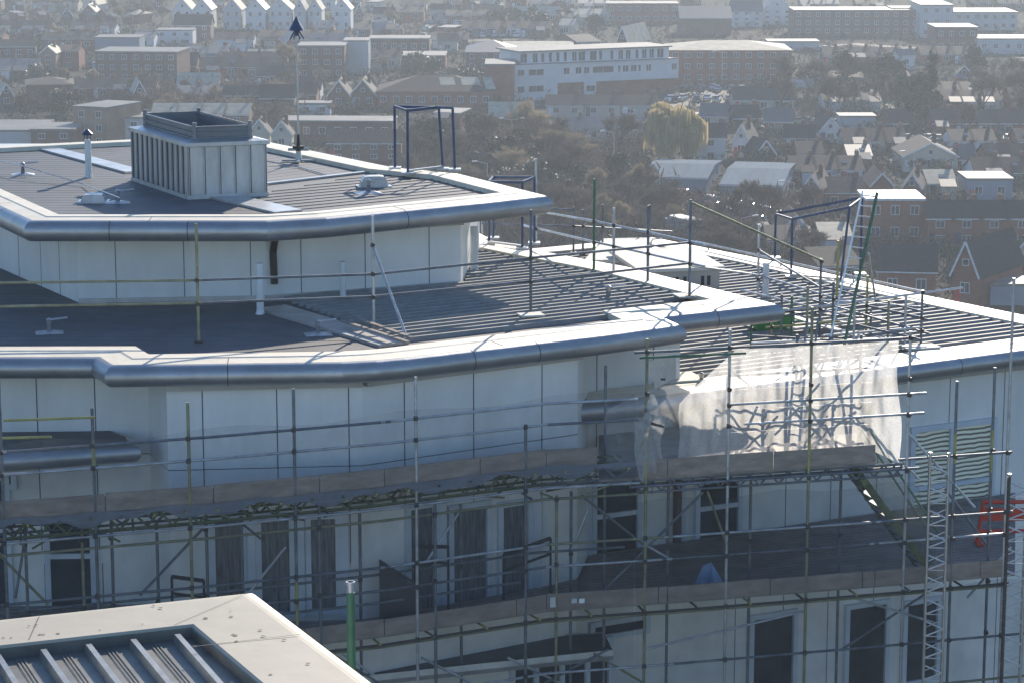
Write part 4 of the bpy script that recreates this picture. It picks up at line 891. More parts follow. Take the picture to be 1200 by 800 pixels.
def house(px0, px1, yb, ye, rp, kind='gable', wall=BR, roof=RT, rot=0.0, label=None, cat='house', dep=None, name=None, win=True, ridge='x', chim=1, storeys=None, group=None, pitch=None, ww=None, band=None):
    pc = G((px0+px1)/2, yb); d = depth(pc); m = d/F
    rz = R(rot); wpx = (px1-px0)*m
    dep = dep or min(wpx*.8, 9) if ridge == 'x' else (dep or wpx*1.3)
    W = max(3, (wpx-abs(math.sin(rz))*dep)/max(.5, abs(math.cos(rz)))) if rot else wpx
    EH = max(2.4, (yb-ye)*m/.98); RH = pitch if pitch is not None else max(0, rp*m/.9)
    if kind in ('gable', 'hip'): RH = max(.8, RH - dep*.5*.2) if ridge == 'x' else RH
    boxes.append((px0, px1, ye-rp, yb)); ry_ = Vector((-math.sin(rz), math.cos(rz), 0)); cc_ = Vector((pc.x, pc.y, 0))+ry_*dep/2; ux_ = Vector((ry_.y, -ry_.x, 0)); nk = max(1, round(W/dep))
    for q_ in range(nk): feet.append((cc_+ux_*(W*((q_+.5)/nk-.5)), max(dep, W/nk)/2))
    o = empty(name or (('terraced_house' if rp and 'row' in (label or '') or 'terrace' in (label or '') else 'detached_house') if cat == 'house' else 'building'), label, cat, (pc.x, pc.y, GZ), rz, group)
    hw, y0, y1 = W/2, 0, dep; mb = MB()
    mb.box(-hw, hw, y0, y1, 0, EH)
    if kind == 'gable':
        if ridge == 'x': mb.idx([(-hw,y0,EH),(-hw,y1,EH),(-hw,(y0+y1)/2,EH+RH),(hw,y0,EH),(hw,y1,EH),(hw,(y0+y1)/2,EH+RH)], [(0,2,1),(3,4,5)])
        else: mb.idx([(-hw,y0,EH),(hw,y0,EH),(0,y0,EH+RH),(-hw,y1,EH),(hw,y1,EH),(0,y1,EH+RH)], [(0,1,2),(3,5,4)])
    mb.build('wall', wall, o)
    mb = MB(); ov = .3; t = .14
    if kind == 'gable':
        if ridge == 'x':
            s_ = RH/((y1-y0)/2); yo = ov; ym = (y0+y1)/2
            for sgn, ye_ in ((-1, y0-yo), (1, y1+yo)):
                zl = EH-s_*yo; A = [(-hw-ov, ye_, zl), (hw+ov, ye_, zl), (hw+ov, ym, EH+RH), (-hw-ov, ym, EH+RH)]; B = [(x, y, z+t) for x, y, z in A]
                mb.idx(A+B, [(0,1,2,3)[::-1], (4,5,6,7), (0,1,5,4), (1,2,6,5), (3,0,4,7)])
        else:
            s_ = RH/hw
            for sgn in (-1, 1):
                xe = sgn*(hw+ov); zl = EH-s_*ov; A = [(xe, y0-ov, zl), (xe, y1+ov, zl), (0, y1+ov, EH+RH), (0, y0-ov, EH+RH)]; B = [(x, y, z+t) for x, y, z in A]
                mb.idx(A+B, [(0,1,2,3), (7,6,5,4), (0,1,5,4), (1,2,6,5), (3,0,4,7)])
    elif kind == 'hip':
        k = min(hw*.9, dep/2); A = [(-hw-ov,y0-ov,EH),(hw+ov,y0-ov,EH),(hw+ov,y1+ov,EH),(-hw-ov,y1+ov,EH)]; r0, r1 = (-hw+k, (y0+y1)/2, EH+RH), (hw-k, (y0+y1)/2, EH+RH)
        mb.idx(A+[r0, r1], [(0,1,5,4), (1,2,5), (2,3,4,5), (3,0,4), (3,2,1,0)])
    else:
        A = [(-hw-.15, y0-.15), (hw+.15, y0-.15), (hw+.15, y1+.15), (-hw-.15, y1+.15)]; mb.prism(A, EH, EH+.35)
    mb.build('roof', roof, o)
    if kind == 'gable':                       # pale verge boards on the gable seen from the front
        mb = MB()
        if ridge == 'y':
            s_ = RH/hw
            for sgn in (-1, 1): mb.bar((sgn*(hw+ov*.9), y0-ov-.03, EH-s_*ov*.9), (0, y0-ov-.03, EH+RH), .05, .26)
        else:
            mb.bar((-hw-ov, y0-ov-.04, EH-RH/(dep/2)*ov-.02), (hw+ov, y0-ov-.04, EH-RH/(dep/2)*ov-.02), .06, .16)
        mb.build('verge_board' if ridge == 'y' else 'gutter', WFm, o)
    if chim and kind != 'flat':
        for k in range(chim):
            cx = hw*(.8 if k == 0 else -.8)*(1 if ridge == 'x' else .45); cy_ = (y0+y1)/2+(.4 if ridge == 'x' else 1); mb = MB(); mb.box(cx-.35, cx+.35, cy_-.3, cy_+.3, EH+RH*.4, EH+RH+.9); c = mb.build('chimney', BB if wall is not BR else BR, o)
            mb = MB(); mb.tube((cx-.15, cy_, EH+RH+.9), (cx-.15, cy_, EH+RH+1.2), .1, 6); mb.tube((cx+.15, cy_, EH+RH+.9), (cx+.15, cy_, EH+RH+1.15), .1, 6); mb.build('chimney_pot', BP, c)
    if win:
        ns = storeys or max(1, min(6, round(EH/2.8))); sh = EH/ns; ww_ = ww or 1.3; nw = max(1, min(14, int(W/(ww_*2.1))))
        if ns*nw > 60: nw = 60//ns
        for s_ in range(ns):
            for k in range(nw): addwin(o, -hw+W*(k+.5)/nw, -.003, sh*(s_+.56), ww_, min(1.35, sh*.5))
        if abs(rot) > 4:                      # the end wall that shows
            sx = -1 if rot < 0 else 1; n2 = max(1, int(dep/4)); 
            for s_ in range(ns):
                for k in range(n2): addwin(o, sx*(hw+.003), y0+dep*(k+.5)/n2, sh*(s_+.56), 1.1, min(1.3, sh*.5), R(90)*sx)
        if kind == 'gable' and ridge == 'y' and RH > 2: addwin(o, 0, -.004, EH+RH*.33, .9, .9)
        if label and ' from left, ' in label:
            if kind == 'gable' and ridge == 'x' and hr.random() < .35:
                sx_ = hr.uniform(-.5, .5)*hw; f_ = .5; zc_ = EH+RH*f_+.16; yc_ = y0+(y1-y0)/2*f_; sl_ = Vector((0, (y1-y0)/2, RH)).normalized(); mb = MB(); mb.obox((sx_, yc_, zc_), Vector((1,0,0)), sl_, Vector((0,-sl_.z,sl_.y)), .45, .6, .05); mb.build('skylight', WG, o)
            if hr.random() < .4:
                sx_ = hr.choice([-1, 1]); mb = MB(); mb.box(sx_*hw*.3-hw*.55, sx_*hw*.3+hw*.55, y0-2.6, y0-.01, 0, 2.3); e = mb.build('extension', wall, o)
                mb = MB(); xa, xb = sx_*hw*.3-hw*.6, sx_*hw*.3+hw*.6; mb.idx([(xa,y0-2.8,2.31),(xb,y0-2.8,2.31),(xb,y0-.02,3.2),(xa,y0-.02,3.2),(xa,y0-2.8,2.2),(xb,y0-2.8,2.2),(xb,y0-.02,3.05),(xa,y0-.02,3.05)], [(0,1,2,3),(7,6,5,4),(0,4,5,1),(1,5,6,2),(3,7,4,0)]); mb.build('extension_roof', hr.choice([roof, RF, RG]), e)
        if cat == 'house':
            mb = MB(); mb.box(-hw+.3, -hw+1.2, -.05, -.002, .02, 2.1); mb.build('door', hr.choice([M_blue, M_red, WFm, M_dark]), o)
    return o
# ---- buildings picked out one by one
def L_(x0, x1, yb, ye, rp, lab, **k): return house(x0, x1, yb, ye, rp, label=lab, **k)
tw = [(203,225),(227,248),(262,283),(288,311),(315,342),(345,358),(361,377),(390,411)]
for i, (x0, x1) in enumerate(tw):
    L_(x0, x1, 35+(i % 2), 12, 11, ['leftmost','second','third','fourth','fifth','sixth','seventh','rightmost'][i]+' of the tall white gabled townhouses along the top of the photo', wall=WH if i % 3 != 2 else PG, roof=RG if i % 2 else RL, ridge='y', chim=0, dep=14, ww=1.0, group='white townhouses at the top')
L_(204,247,47,30,13,'brown brick house with a steep dark roof before the white townhouses', wall=BB, roof=RB, chim=2)
L_(183,226,54,37,0,'low white flat-roofed building in front of the steep brick house', kind='flat', wall=WH, roof=RF, cat='building')
L_(108,212,97,63,0,'big dark brick block with a blue grey top storey at upper left', kind='flat', wall=BB, roof=RF, cat='building', dep=14, rot=-6)
L_(112,164,74,46,0,'blue grey box storey rising above the dark brick block', kind='flat', wall=GY, roof=RF, cat='building', dep=10, win=False)
L_(108,135,91,76,0,'small pale blue hall before the dark brick block', kind='flat', wall=PG, roof=RM, cat='building', win=False)
L_(48,66,86,63,7,'left house of the tall brick pair with white windows at far left', wall=BP, roof=RL, ridge='y', chim=1, dep=9)
L_(68,93,83,60,8,'right house of the tall brick pair with white windows at far left', wall=BR, roof=RB, chim=1, dep=9)
L_(0,44,70,55,9,'long dark house at the left edge above the flat brown one', wall=BB, roof=RT, rot=8)
L_(26,92,126,100,12,'broad dark brown house with pale hipped roof at far left', kind='hip', wall=BB, roof=RT, dep=14, rot=10, win=False)
L_(-4,20,127,112,12,'small gabled house with a sunlit roof at the left edge', wall=BB, roof=RL, rot=20, ridge='y', dep=10)
L_(-40,44,180,155,0,'pale blue shed with a white roof behind the left end of the top roof', kind='flat', wall=PG, roof=RF, cat='shed', win=False, dep=18)
L_(37,88,182,154,0,'long low brown brick annexe left of the brick office', kind='flat', wall=BB, roof=RF, cat='building', dep=12, storeys=2)
L_(70,143,175,128,0,'flat-roofed orange brick office with two window rows at left', kind='flat', wall=BP, roof=RF, cat='office', dep=12, rot=-24, storeys=3)
L_(145,170,172,140,0,'narrow pale grey block between the brick office and the zinc housing', kind='flat', wall=PG, roof=RF, cat='building', dep=9)
L_(349,404,93,56,0,'three-storey brown brick block right of the mast head', kind='flat', wall=BB, roof=RF, cat='building', dep=12)
L_(403,432,88,50,0,'narrow grey white tower beside the brown brick block', kind='flat', wall=PG, roof=RF, cat='building', dep=10, win=False)
L_(432,503,64,47,0,'long brick block with a bright flat roof right of the grey tower', kind='flat', wall=BB, roof=RF, cat='building', dep=12)
L_(466,522,81,67,0,'low brick block with a bright flat roof before the longer one', kind='flat', wall=BR, roof=RF, cat='building', dep=14)
L_(433,457,40,27,4,'small blue hut-like building above the long brick block', kind='hip', wall=GY, roof=RM, cat='building', win=False)
L_(404,422,12,2,5,'little building with a bright pitched roof at the top edge', wall=PG, roof=RL, win=False)
L_(438,462,30,17,8,'dark-roofed pale terrace end near the top edge', wall=CR, roof=RT)
L_(505,527,26,12,7,'cream terrace right of the top car park trees', wall=CR, roof=RB)
o = L_(442,577,128,108,22,'large brick house with a broad hipped roof and painted sunlight in the centre', kind='hip', wall=BR, roof=RT, dep=17, cat='house', chim=0)
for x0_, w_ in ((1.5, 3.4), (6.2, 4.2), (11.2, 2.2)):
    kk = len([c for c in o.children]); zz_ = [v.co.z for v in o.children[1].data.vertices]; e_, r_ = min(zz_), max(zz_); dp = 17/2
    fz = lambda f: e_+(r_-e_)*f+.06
    mb = MB(); mb.face([(x0_, dp*.12, fz(.12)), (x0_+w_, dp*.12, fz(.12)), (x0_+w_-1.0, dp*.86, fz(.86)), (x0_-.8, dp*.86, fz(.86))]); mb.build('painted_sun_patch', RL, o)  # pale faces paint sunlight onto the hipped roof slope
L_(384,410,129,112,15,'left of the two dark houses with white-edged dormer gables', wall=BB, roof=RT, ridge='y', dep=10)
L_(410,441,127,112,16,'right of the two dark houses with white-edged dormer gables', wall=BB, roof=RT, ridge='y', dep=10)
L_(305,345,137,115,15,'dark gabled house left of the white flat canopy', wall=BB, roof=RT, chim=2)
L_(262,302,128,112,11,'small dark house just right of the roadside trees', wall=BB, roof=RT)
L_(349,387,136,124,0,'white flat-roofed garage row behind the lightning mast', kind='flat', wall=WH, roof=RF, cat='garage')
L_(330,462,166,144,0,'very long low dark building with a bright flat roof behind the top roof', kind='flat', wall=BB, roof=RF, cat='building', dep=9, rot=-3)
L_(292,316,176,156,14,'left mock-tudor gable behind the foot of the mast', wall=CR, roof=RT, ridge='y')
L_(318,342,178,158,14,'right mock-tudor gable behind the foot of the mast', wall=CR, roof=RT, ridge='y')
L_(385,470,190,168,16,'dark brown house with a glazed bay below the long low building', wall=BB, roof=RB, chim=0, storeys=2)
L_(546,604,84,62,18,'grey office with a broad hipped roof left of the pale roofed hall', kind='hip', wall=BB, roof=RG, cat='office', chim=0, dep=20)
L_(569,603,123,78,0,'plain windowless brick slab left of the white modern block', kind='flat', wall=BR, roof=RF, cat='building', win=False, dep=14)
L_(590,672,76,60,16,'hall with a large pale toned roof above the white modern block', wall=BB, roof=RL, cat='hall', chim=0, dep=26)
L_(664,716,72,50,13,'dark roofed hall with one bright slope right of the pale roof', wall=BB, roof=RT, cat='hall', chim=0, dep=22, rot=15)
L_(716,742,70,50,16,'dark roofed hall with a bright gable near the brick office', wall=BB, roof=RL, cat='hall', chim=0, ridge='y', dep=20, rot=-20)
# white modern block
q0, q1 = G(602,119), G(796,110); dm = depth(q0)/F
mo = empty('office_block', 'long white modern office block with window bands and a glazed top storey', 'office', (q0.x, q0.y, GZ), math.atan2(q1.y-q0.y, q1.x-q0.x))
LW = (q1-q0).length; hh = (119-77)*dm
mb = MB(); mb.box(0, 11, 0, 14, 0, hh); mb.box(11.01, LW, .5, 14, 3.6, hh); mb.box(LW*.42, LW*.47+1, .3, .5, 0, 3.7); mb.build('wall', WH, mo)
mb = MB(); mb.box(11.02, LW-.4, .9, 13.6, 0, 3.58); mb.build('brick_plinth', BR, mo)
mb = MB(); mb.box(2.5, LW-2, 1.6, 13, hh+.01, hh+2.7); mb.build('top_storey', WH, mo)
mb = MB(); mb.box(1.8, LW-1.4, 1.0, 13.6, hh+2.71, hh+3.0); mb.box(0, LW, -.05, .2, hh+.005, hh+.25); mb.build('roof', RF, mo)
x = 3.2
while x < LW-3.5: addwin(mo, x, 1.597, hh+1.35, hr.choice([.9, 1.3, 1.8]), 2.2); x += hr.choice([1.9, 2.3, 2.9])
for x, w_, z in ((1.8,1.8,6.3),(5.6,3.9,6.3),(1.8,1.8,2.6),(5.6,3.9,2.6)): addwin(mo, x, -.004, z, w_, 1.5)
for x, w_ in ((13.5,1.6),(16.5,1.6),(18.6,1.5),(22.8,5.5),(26.9,.8),(28.6,1.6),(30.7,1.6),(32.2,.8),(34.6,1.4),(LW-1.2,1.4)): addwin(mo, x, .496, 6.3, w_, 1.6)
addwin(mo, LW*.44+.9, .296, 2.1, 2.4, 1.5); boxes.append((600,797,50,122))
L_(784,927,98,60,16,'long red brick office with a pale hipped roof right of the white block', kind='hip', wall=BR, roof=RL, cat='office', chim=0, dep=20, storeys=3)
L_(797,857,42,22,16,'brown brick hall with a grey band roof near the top edge', wall=BB, roof=RG, cat='hall', chim=0, dep=16, win=False)
L_(857,893,32,14,13,'left wing of the big white gabled building at the top', wall=WH, roof=RG, cat='building', chim=0, storeys=3)
L_(893,928,30,12,16,'right gable of the big white gabled building at the top', wall=WH, roof=RG, ridge='y', cat='building', chim=0, storeys=3)
L_(711,795,28,6,0,'long red brick flats below the top edge right of centre', kind='flat', wall=BR, roof=RF, cat='flats', dep=12)
L_(930,1078,42,14,0,'very long brown brick block at upper right', kind='flat', wall=BB, roof=RF, cat='building', dep=16)
L_(1045,1078,41,12,0,'brick stair block with two white windows on the long brown block', kind='flat', wall=BR, roof=RF, cat='building', dep=12, storeys=1)
L_(962,1012,34,27,8,'dark hall with a bright sloping edge at upper right', wall=BB, roof=RG, cat='hall', chim=0, win=False)
L_(1078,1116,45,8,0,'tall pale grey slab block at upper right', kind='flat', wall=PG, roof=RF, cat='building', dep=20)
L_(1118,1192,36,16,0,'stepped grey building with arched top windows at the right top', kind='flat', wall=PG, roof=RF, cat='building', dep=20)
L_(1096,1145,62,34,0,'square dark brown block at upper right', kind='flat', wall=BB, roof=RF, cat='building', dep=15, storeys=2)
L_(1146,1215,64,47,0,'low pale block with a bright roof right of the dark brown block', kind='flat', wall=PG, roof=RF, cat='building', dep=14)
L_(1050,1074,82,65,7,'small white house standing among the hazy trees at upper right', wall=WH, roof=RG, rot=12)
L_(900,960,60,52,0,'low white supermarket canopy among the trees at upper right', kind='flat', wall=PG, roof=RF, cat='building', win=False)
for i, (x0, x1) in enumerate(((641,684),(685,727),(728,772))): L_(x0, x1, 137, 124, 13, ['left','middle','right'][i]+' house of the dark-roofed row directly below the white block', wall=CR, roof=RT, chim=1, dep=9)
for i, (x0, x1) in enumerate(((650,684),(686,722),(724,762))): L_(x0, x1, 166, 152, 15, ['left','middle','right'][i]+' house of the slate-roofed row left of the willow', wall=CR if i else BB, roof=RG, chim=1, dep=9)
L_(815,850,190,162,17,'white house with a dark roof right of the willow', wall=WH, roof=RT, dep=9)
L_(850,886,186,166,17,'white gable end adjoining the white house by the willow', wall=WH, roof=RT, ridge='y', dep=12, rot=-12)
for i, (x0, x1, yb, w_, r_) in enumerate(((818,856,150,CR,RG),(858,892,152,BB,RT),(894,930,156,BP,RG),(880,914,196,BB,RT),(918,956,176,BB,RT),(956,990,168,WH,RT))):
    L_(x0, x1, yb, yb-14, 14, ['first','second','third','fourth','fifth','sixth'][i]+' from the left of the mixed houses right of the willow', wall=w_, roof=r_, rot=(-10, 8, -8, 14, -6, 10)[i], ridge='y' if i in (3, 5) else 'x')
# warehouse
L_(738,842,228,209,15,'left bay of the long blue grey warehouse', wall=GY, roof=RM, cat='warehouse', chim=0, dep=24, win=False, rot=-10)
L_(826,934,240,218,17,'right bay of the long blue grey warehouse', wall=GY, roof=RM, cat='warehouse', chim=0, dep=30, win=False, rot=-10)
# right-hand estate
L_(932,968,252,222,14,'brick gable-end house right of the warehouse', wall=BR, roof=RT, ridge='y', dep=12, rot=-14)
L_(966,1012,248,226,18,'dark-roofed brick house joined to the gable-end house', wall=BR, roof=RT, dep=9)
L_(1014,1082,286,236,0,'tall flat-topped brick house with white eaves on the right', kind='flat', wall=BR, roof=WFm, dep=9, storeys=2)
L_(1020,1046,240,218,13,'left small brick gable above the flat-topped brick house', wall=BR, roof=RT, ridge='y', dep=10)
L_(1052,1084,240,220,14,'right small brick gable above the flat-topped brick house', wall=BR, roof=RT, ridge='y', dep=10, rot=-12)
for i, (x0, x1) in enumerate(((1086,1116),(1116,1148),(1148,1180),(1180,1214))): L_(x0, x1, 290, 256, 20, ['first','second','third','last'][i]+' house from the left in the long brick terrace at right', wall=BR, roof=RT, chim=1, dep=8, storeys=2)
L_(1133,1186,238,212,0,'grey flat-topped house with a pale roof edge at far right', kind='flat', wall=GY, roof=RF, dep=9, cat='house')
L_(1022,1102,352,318,30,'broad dark-roofed bungalow behind the ladder', wall=BR, roof=RT, dep=11, rot=-8, chim=0, storeys=1)
L_(948,1022,338,312,22,'dark-roofed bungalow behind the open frame', wall=BR, roof=RT, dep=11, rot=14, chim=1, storeys=1)
L_(1080,1180,360,320,33,'brick gabled house with white verge nearest the right roof edge', wall=BR, roof=RT, ridge='y', dep=14, rot=-34, chim=0, storeys=1)
L_(1160,1222,358,336,0,'blue grey metal-clad block at the right edge behind the roof', kind='flat', wall=GY, roof=RF, dep=6, cat='building', win=False)
L_(1184,1230,318,292,14,'pale gabled house at the right edge above the metal-clad block', wall=CR, roof=RT, ridge='y', dep=10, rot=-20)
L_(1058,1122,202,184,14,'mock-tudor gable with pale verges among dark roofs at right', wall=CR, roof=RT, ridge='y', dep=13)
L_(1124,1140,200,184,13,'narrow slate house beside the mock-tudor gable', wall=BB, roof=RG)
L_(984,1026,152,138,0,'small pale blue building under the hazy trees', kind='flat', wall=PG, roof=RF, cat='building', win=False)
# ---- rows of ordinary houses that fill the valley floor
ORD = ['first','second','third','fourth','fifth','sixth','seventh','eighth','ninth','tenth','eleventh','twelfth','thirteenth','fourteenth','fifteenth','sixteenth','seventeenth','eighteenth','nineteenth','twentieth']+['%d%s' % (k, {1: 'st', 2: 'nd', 3: 'rd'}.get(k % 10, 'th')) for k in range(21, 100)]
NL = len(boxes)
def clear(p, r):
    return all((p.x-q.x)**2+(p.y-q.y)**2 > (r+s_)**2 for q, s_ in feet)
def free(x0, x1, y0, y1, tol=.35):
    for a, b, c, d in boxes[:NL]:
        ox = min(x1, b)-max(x0, a); oy = min(y1, d)-max(y0, c)
        if ox > tol*min(x1-x0, b-a) and oy > tol*min(y1-y0, d-c): return False
    return True
def row(desc, x0, x1, yb, slope, wpx, hpx, rp, gap=3):
    rp *= 1.25
    x = x0; k = 0
    while x < x1:
        n = hr.choice([1, 1, 3, 4, 5, 6]) if yb > 40 else hr.choice([1, 1, 1, 3]); wl = hr.choice([BR, BR, BR, BB, BB, BB, CR, WH]); rf = hr.choice([RT, RT, RT, RB, RB, RG, RL]); run = n > 1
        kd = 'gable' if run else hr.choice(['gable', 'gable', 'gable', 'hip', 'flat']); wr = wpx*hr.uniform(.85, 1.05) if run else wpx*hr.uniform(.9, 1.6); hh_ = hpx*hr.uniform(.85, 1.25); y = yb+slope*(x-x0)+hr.uniform(-2, 2); rot_ = 0 if run else hr.choice([0, 12, -12, 25, -25]); rd = 'x' if run else hr.choice(['x', 'y']); rr_ = rp*hr.uniform(.8, 1.2); snap = list(feet); rg = None
        for j in range(n):
            g_ = G(x+wr/2, y); d_ = depth(g_); g_.z = 0; wm = wr*d_/F
            if x < x1 and -25 < x+wr/2 < 1225 and free(x, x+wr, y-hpx-rp, y) and all((g_.x-q.x)**2+(g_.y+4.5-q.y)**2 > (wm*.42+s_)**2 for q, s_ in snap):
                k += 1; w2 = wl if not run or hr.random() < .8 else hr.choice([CR, WH, BR])
                house(x, x+wr-(.0 if run else 0), y, y-hh_, rr_ if kd != 'flat' else 0, kd, w2, rf if kd != 'flat' else RF, rot=rot_, ridge=rd, label='%s house from left, %s with %s roof, %s' % (ORD[k-1], WALLN[w2], ROOFN[rf] if kd != 'flat' else 'flat', desc), dep=10, ww=1.5, name='terraced_house' if run else 'detached_house')
            x += wr+(.06 if run else 0)
        x += gap*hr.uniform(.5, 2.5)
row('nearest left row', 150, 340, 150, .05, 30, 15, 12)
row('row behind the brick office', -30, 330, 114, 0, 26, 13, 11)
row('row by the dark brick block', -40, 600, 74, .01, 24, 12, 9)
row('row below the white townhouses', -40, 600, 58, 0, 22, 11, 8)
row('row touching the white townhouses', -40, 720, 44, 0, 20, 10, 7)
row('second row from the top', -40, 860, 27, 0, 18, 9, 7)
row('row along the top edge', -40, 1240, 13, 0, 17, 9, 6)
row('central row by the hipped house', 300, 600, 100, .05, 26, 13, 11)
row('row between mast and willow', 360, 820, 146, .02, 28, 13, 12)
row('upper right row', 860, 1240, 76, 0, 20, 10, 8, 12)
row('row by the small white house', 930, 1240, 102, 0, 23, 11, 9, 20)
row('row behind the tudor gable', 900, 1240, 178, .02, 28, 13, 12)
row('row below the tudor gable', 900, 1240, 214, .03, 32, 15, 13)
row('row above the long terrace', 1090, 1240, 250, 0, 34, 16, 14)
row('lower row left of the bungalows', 870, 1010, 284, .12, 38, 17, 16, 8)
row('row behind the right-hand bungalows', 1010, 1240, 318, 0, 44, 19, 17, 8)

row('row below the brick block', -40, 330, 92, .0, 27, 12, 11)
row('row level with the grey tower', 290, 600, 116, .0, 28, 13, 12)
row('row before the grey tower', -40, 600, 84, 0, 24, 12, 9, 1)
row('row behind the mast', 150, 600, 126, 0, 26, 13, 11, 2)
row('row near the far car park', 1040, 1240, 118, 0, 24, 12, 10, 6)
row('row by the top car park', 330, 900, 62, 0, 22, 11, 9)
row('row below the willow trees', 800, 1240, 196, .02, 30, 14, 13)
row('row left of the tudor gable', 860, 1240, 160, .0, 28, 13, 12)
row('row right of the white house', 860, 1240, 130, 0, 25, 12, 11, 14)
row('row before the long terrace', 960, 1240, 232, .03, 33, 15, 14)
row('row over the bungalow roofs', 900, 1100, 300, .05, 38, 17, 16)

# ================================================================== trees
def bare(seed, n=1500, h=11.0, spread=4.5):
    rr = random.Random(seed); T = MB(); C = MB(); tips = []
    def br(p, d, L, r, lv):
        q = p+d*L; (T if lv < 2 else C).tube(p, q, r, 5 if lv < 2 else 3, r*.6, caps=False)
        if lv >= 4: tips.append((q, d)); return
        for k in range([4, 4, 4, 3][lv]):
            nd = (d+Vector((rr.uniform(-1,1), rr.uniform(-1,1), rr.uniform(-.15,.6)))*(.62 if lv else .75)).normalized()
            br(p.lerp(q, rr.uniform(.55, 1)), nd, L*rr.uniform(.6, .85), r*.55, lv+1)
    br(Vector((0,0,0)), Vector((0,0,1)), h*.34, .24, 0)
    for q, d in tips:
        for k in range(12):
            nd = (d+Vector((rr.uniform(-1,1), rr.uniform(-1,1), rr.uniform(-.4,.9)))).normalized(); L = rr.uniform(.5, 1.5); s_ = nd.orthogonal().normalized()*.04
            C.face([q-s_, q+s_, q+nd*L])
            m_ = q+nd*L*.5; n2 = (nd+Vector((rr.uniform(-1,1), rr.uniform(-1,1), rr.uniform(-.5,.8)))).normalized(); C.face([m_-s_, m_+s_, m_+n2*L*.7])
    return T, C
def leafy(seed, n=2600, h=8.0, rad=3.2, conifer=False, q=.3):
    rr = random.Random(seed); T = MB(); C = MB(); T.tube((0,0,0), (0,0,h*.8), .22, 6, .08)
    for k in range(5):
        a = k*1.3; T.tube((0,0,h*(.25+.1*k)), (rad*.5*math.cos(a), rad*.5*math.sin(a), h*(.4+.1*k)), .08, 4, .03)
    cl = [(rr.uniform(0, 6.28), rr.uniform(.2, 1), rr.uniform(.15, 1), rr.uniform(.7, 1.5)) for _ in range(34)]
    for i in range(n):
        a, r_, t, s_ = rr.choice(cl)
        if conifer: R_ = rad*(1.02-t)*.9; c = Vector((R_*r_*math.cos(a), R_*r_*math.sin(a), h*t))
        else: R_ = rad*math.sqrt(max(0, 1-(t*2-1.05)**2*.8)); c = Vector((R_*r_*.85*math.cos(a), R_*r_*.85*math.sin(a), h*(.12+.82*t)))
        c += Vector((rr.gauss(0, .42), rr.gauss(0, .42), rr.gauss(0, .4)))*s_*(.7 if conifer else 1)
        u = Vector((rr.gauss(0,1), rr.gauss(0,1), rr.gauss(0,1))).normalized(); v = u.orthogonal().normalized(); w_ = q*rr.uniform(.6, 1.3)
        C.face([c-u*w_, c+v*w_*.6, c+u*w_, c-v*w_*.6])
    return T, C
def willow(seed):
    rr = random.Random(seed); T = MB(); C = MB(); T.tube((0,0,0), (0,0,4.5), .4, 7, .25)
    for k in range(9):
        a = k*.7; T.tube((0,0,3.5), (2.6*math.cos(a), 2.6*math.sin(a), 7.5+rr.uniform(0, 1.6)), .16, 5, .05)
    tips = []
    for i in range(30):
        a = rr.uniform(0, 6.283); r_ = math.sqrt(rr.random()); tips.append((3.5*r_*math.cos(a), 3.5*r_*math.sin(a), 9.4*math.sqrt(max(.2, 1-.62*r_*r_))*rr.uniform(.78, 1.06), rr.uniform(.7, 1.5)))
    for i in range(4200):
        tx, ty, tz, tr_ = rr.choice(tips); a = rr.uniform(0, 6.283); r_ = math.sqrt(rr.random()); x, y = tx+tr_*r_*math.cos(a), ty+tr_*r_*math.sin(a); a = math.atan2(y, x)
        zt = tz-.9*r_*r_*rr.uniform(.6, 1.2); L = rr.uniform(1.6, 4.6); zb = max(.8, zt-L); s_ = rr.uniform(.03, .06); b = rr.uniform(0, 3.14); dx, dy = math.cos(b)*s_, math.sin(b)*s_; ox = .25*math.cos(a)
        C.idx([(x-dx, y-dy, zt), (x+dx, y+dy, zt), (x+dx*1.2+ox, y+dy*1.2, (zt+zb)/2), (x-dx*1.2+ox, y-dy*1.2, (zt+zb)/2), (x+ox*1.4, y, zb)], [(0,1,2,3), (3,2,4)])
    return T, C
M_bark = mat('bark', (.10, .075, .055), .9, 0, .3, 3)
M_twig = leafmat('bare twigs', (.13, .105, .085), .4, .4, .25)
M_twig2 = leafmat('reddish twigs', (.30, .24, .16), .35, .4, .4)
M_leaf = mat('dark evergreen leaf', (.045, .055, .026), .6, 0, .5, .7)
M_leaf2 = mat('olive leaf', (.09, .095, .045), .5, 0, .5, .7)
M_will = leafmat('golden willow strands', (.52, .42, .22), .25, .8, .5)
TREES = {}
def proto(kind, k):
    if (kind, k) not in TREES:
        T, C = {'bare': lambda: bare(k), 'pale': lambda: bare(k+40), 'ever': lambda: leafy(k), 'bush': lambda: leafy(k+9, 1700, 4.0, 3.0, q=.26), 'conifer': lambda: leafy(k+5, 2600, 13, 3.2, True), 'willow': lambda: willow(k)}[kind]()
        m = {'bare': M_twig, 'pale': M_twig2, 'ever': M_leaf, 'bush': M_leaf2, 'conifer': M_leaf, 'willow': M_will}[kind]
        t = T.build('trunk', M_bark); c = C.build('crown', m); TREES[kind, k] = (t.data, c.data, c.data.vertices and max(v.co.z for v in c.data.vertices)); bpy.data.objects.remove(t); bpy.data.objects.remove(c)
    return TREES[kind, k]
tr = random.Random(21)
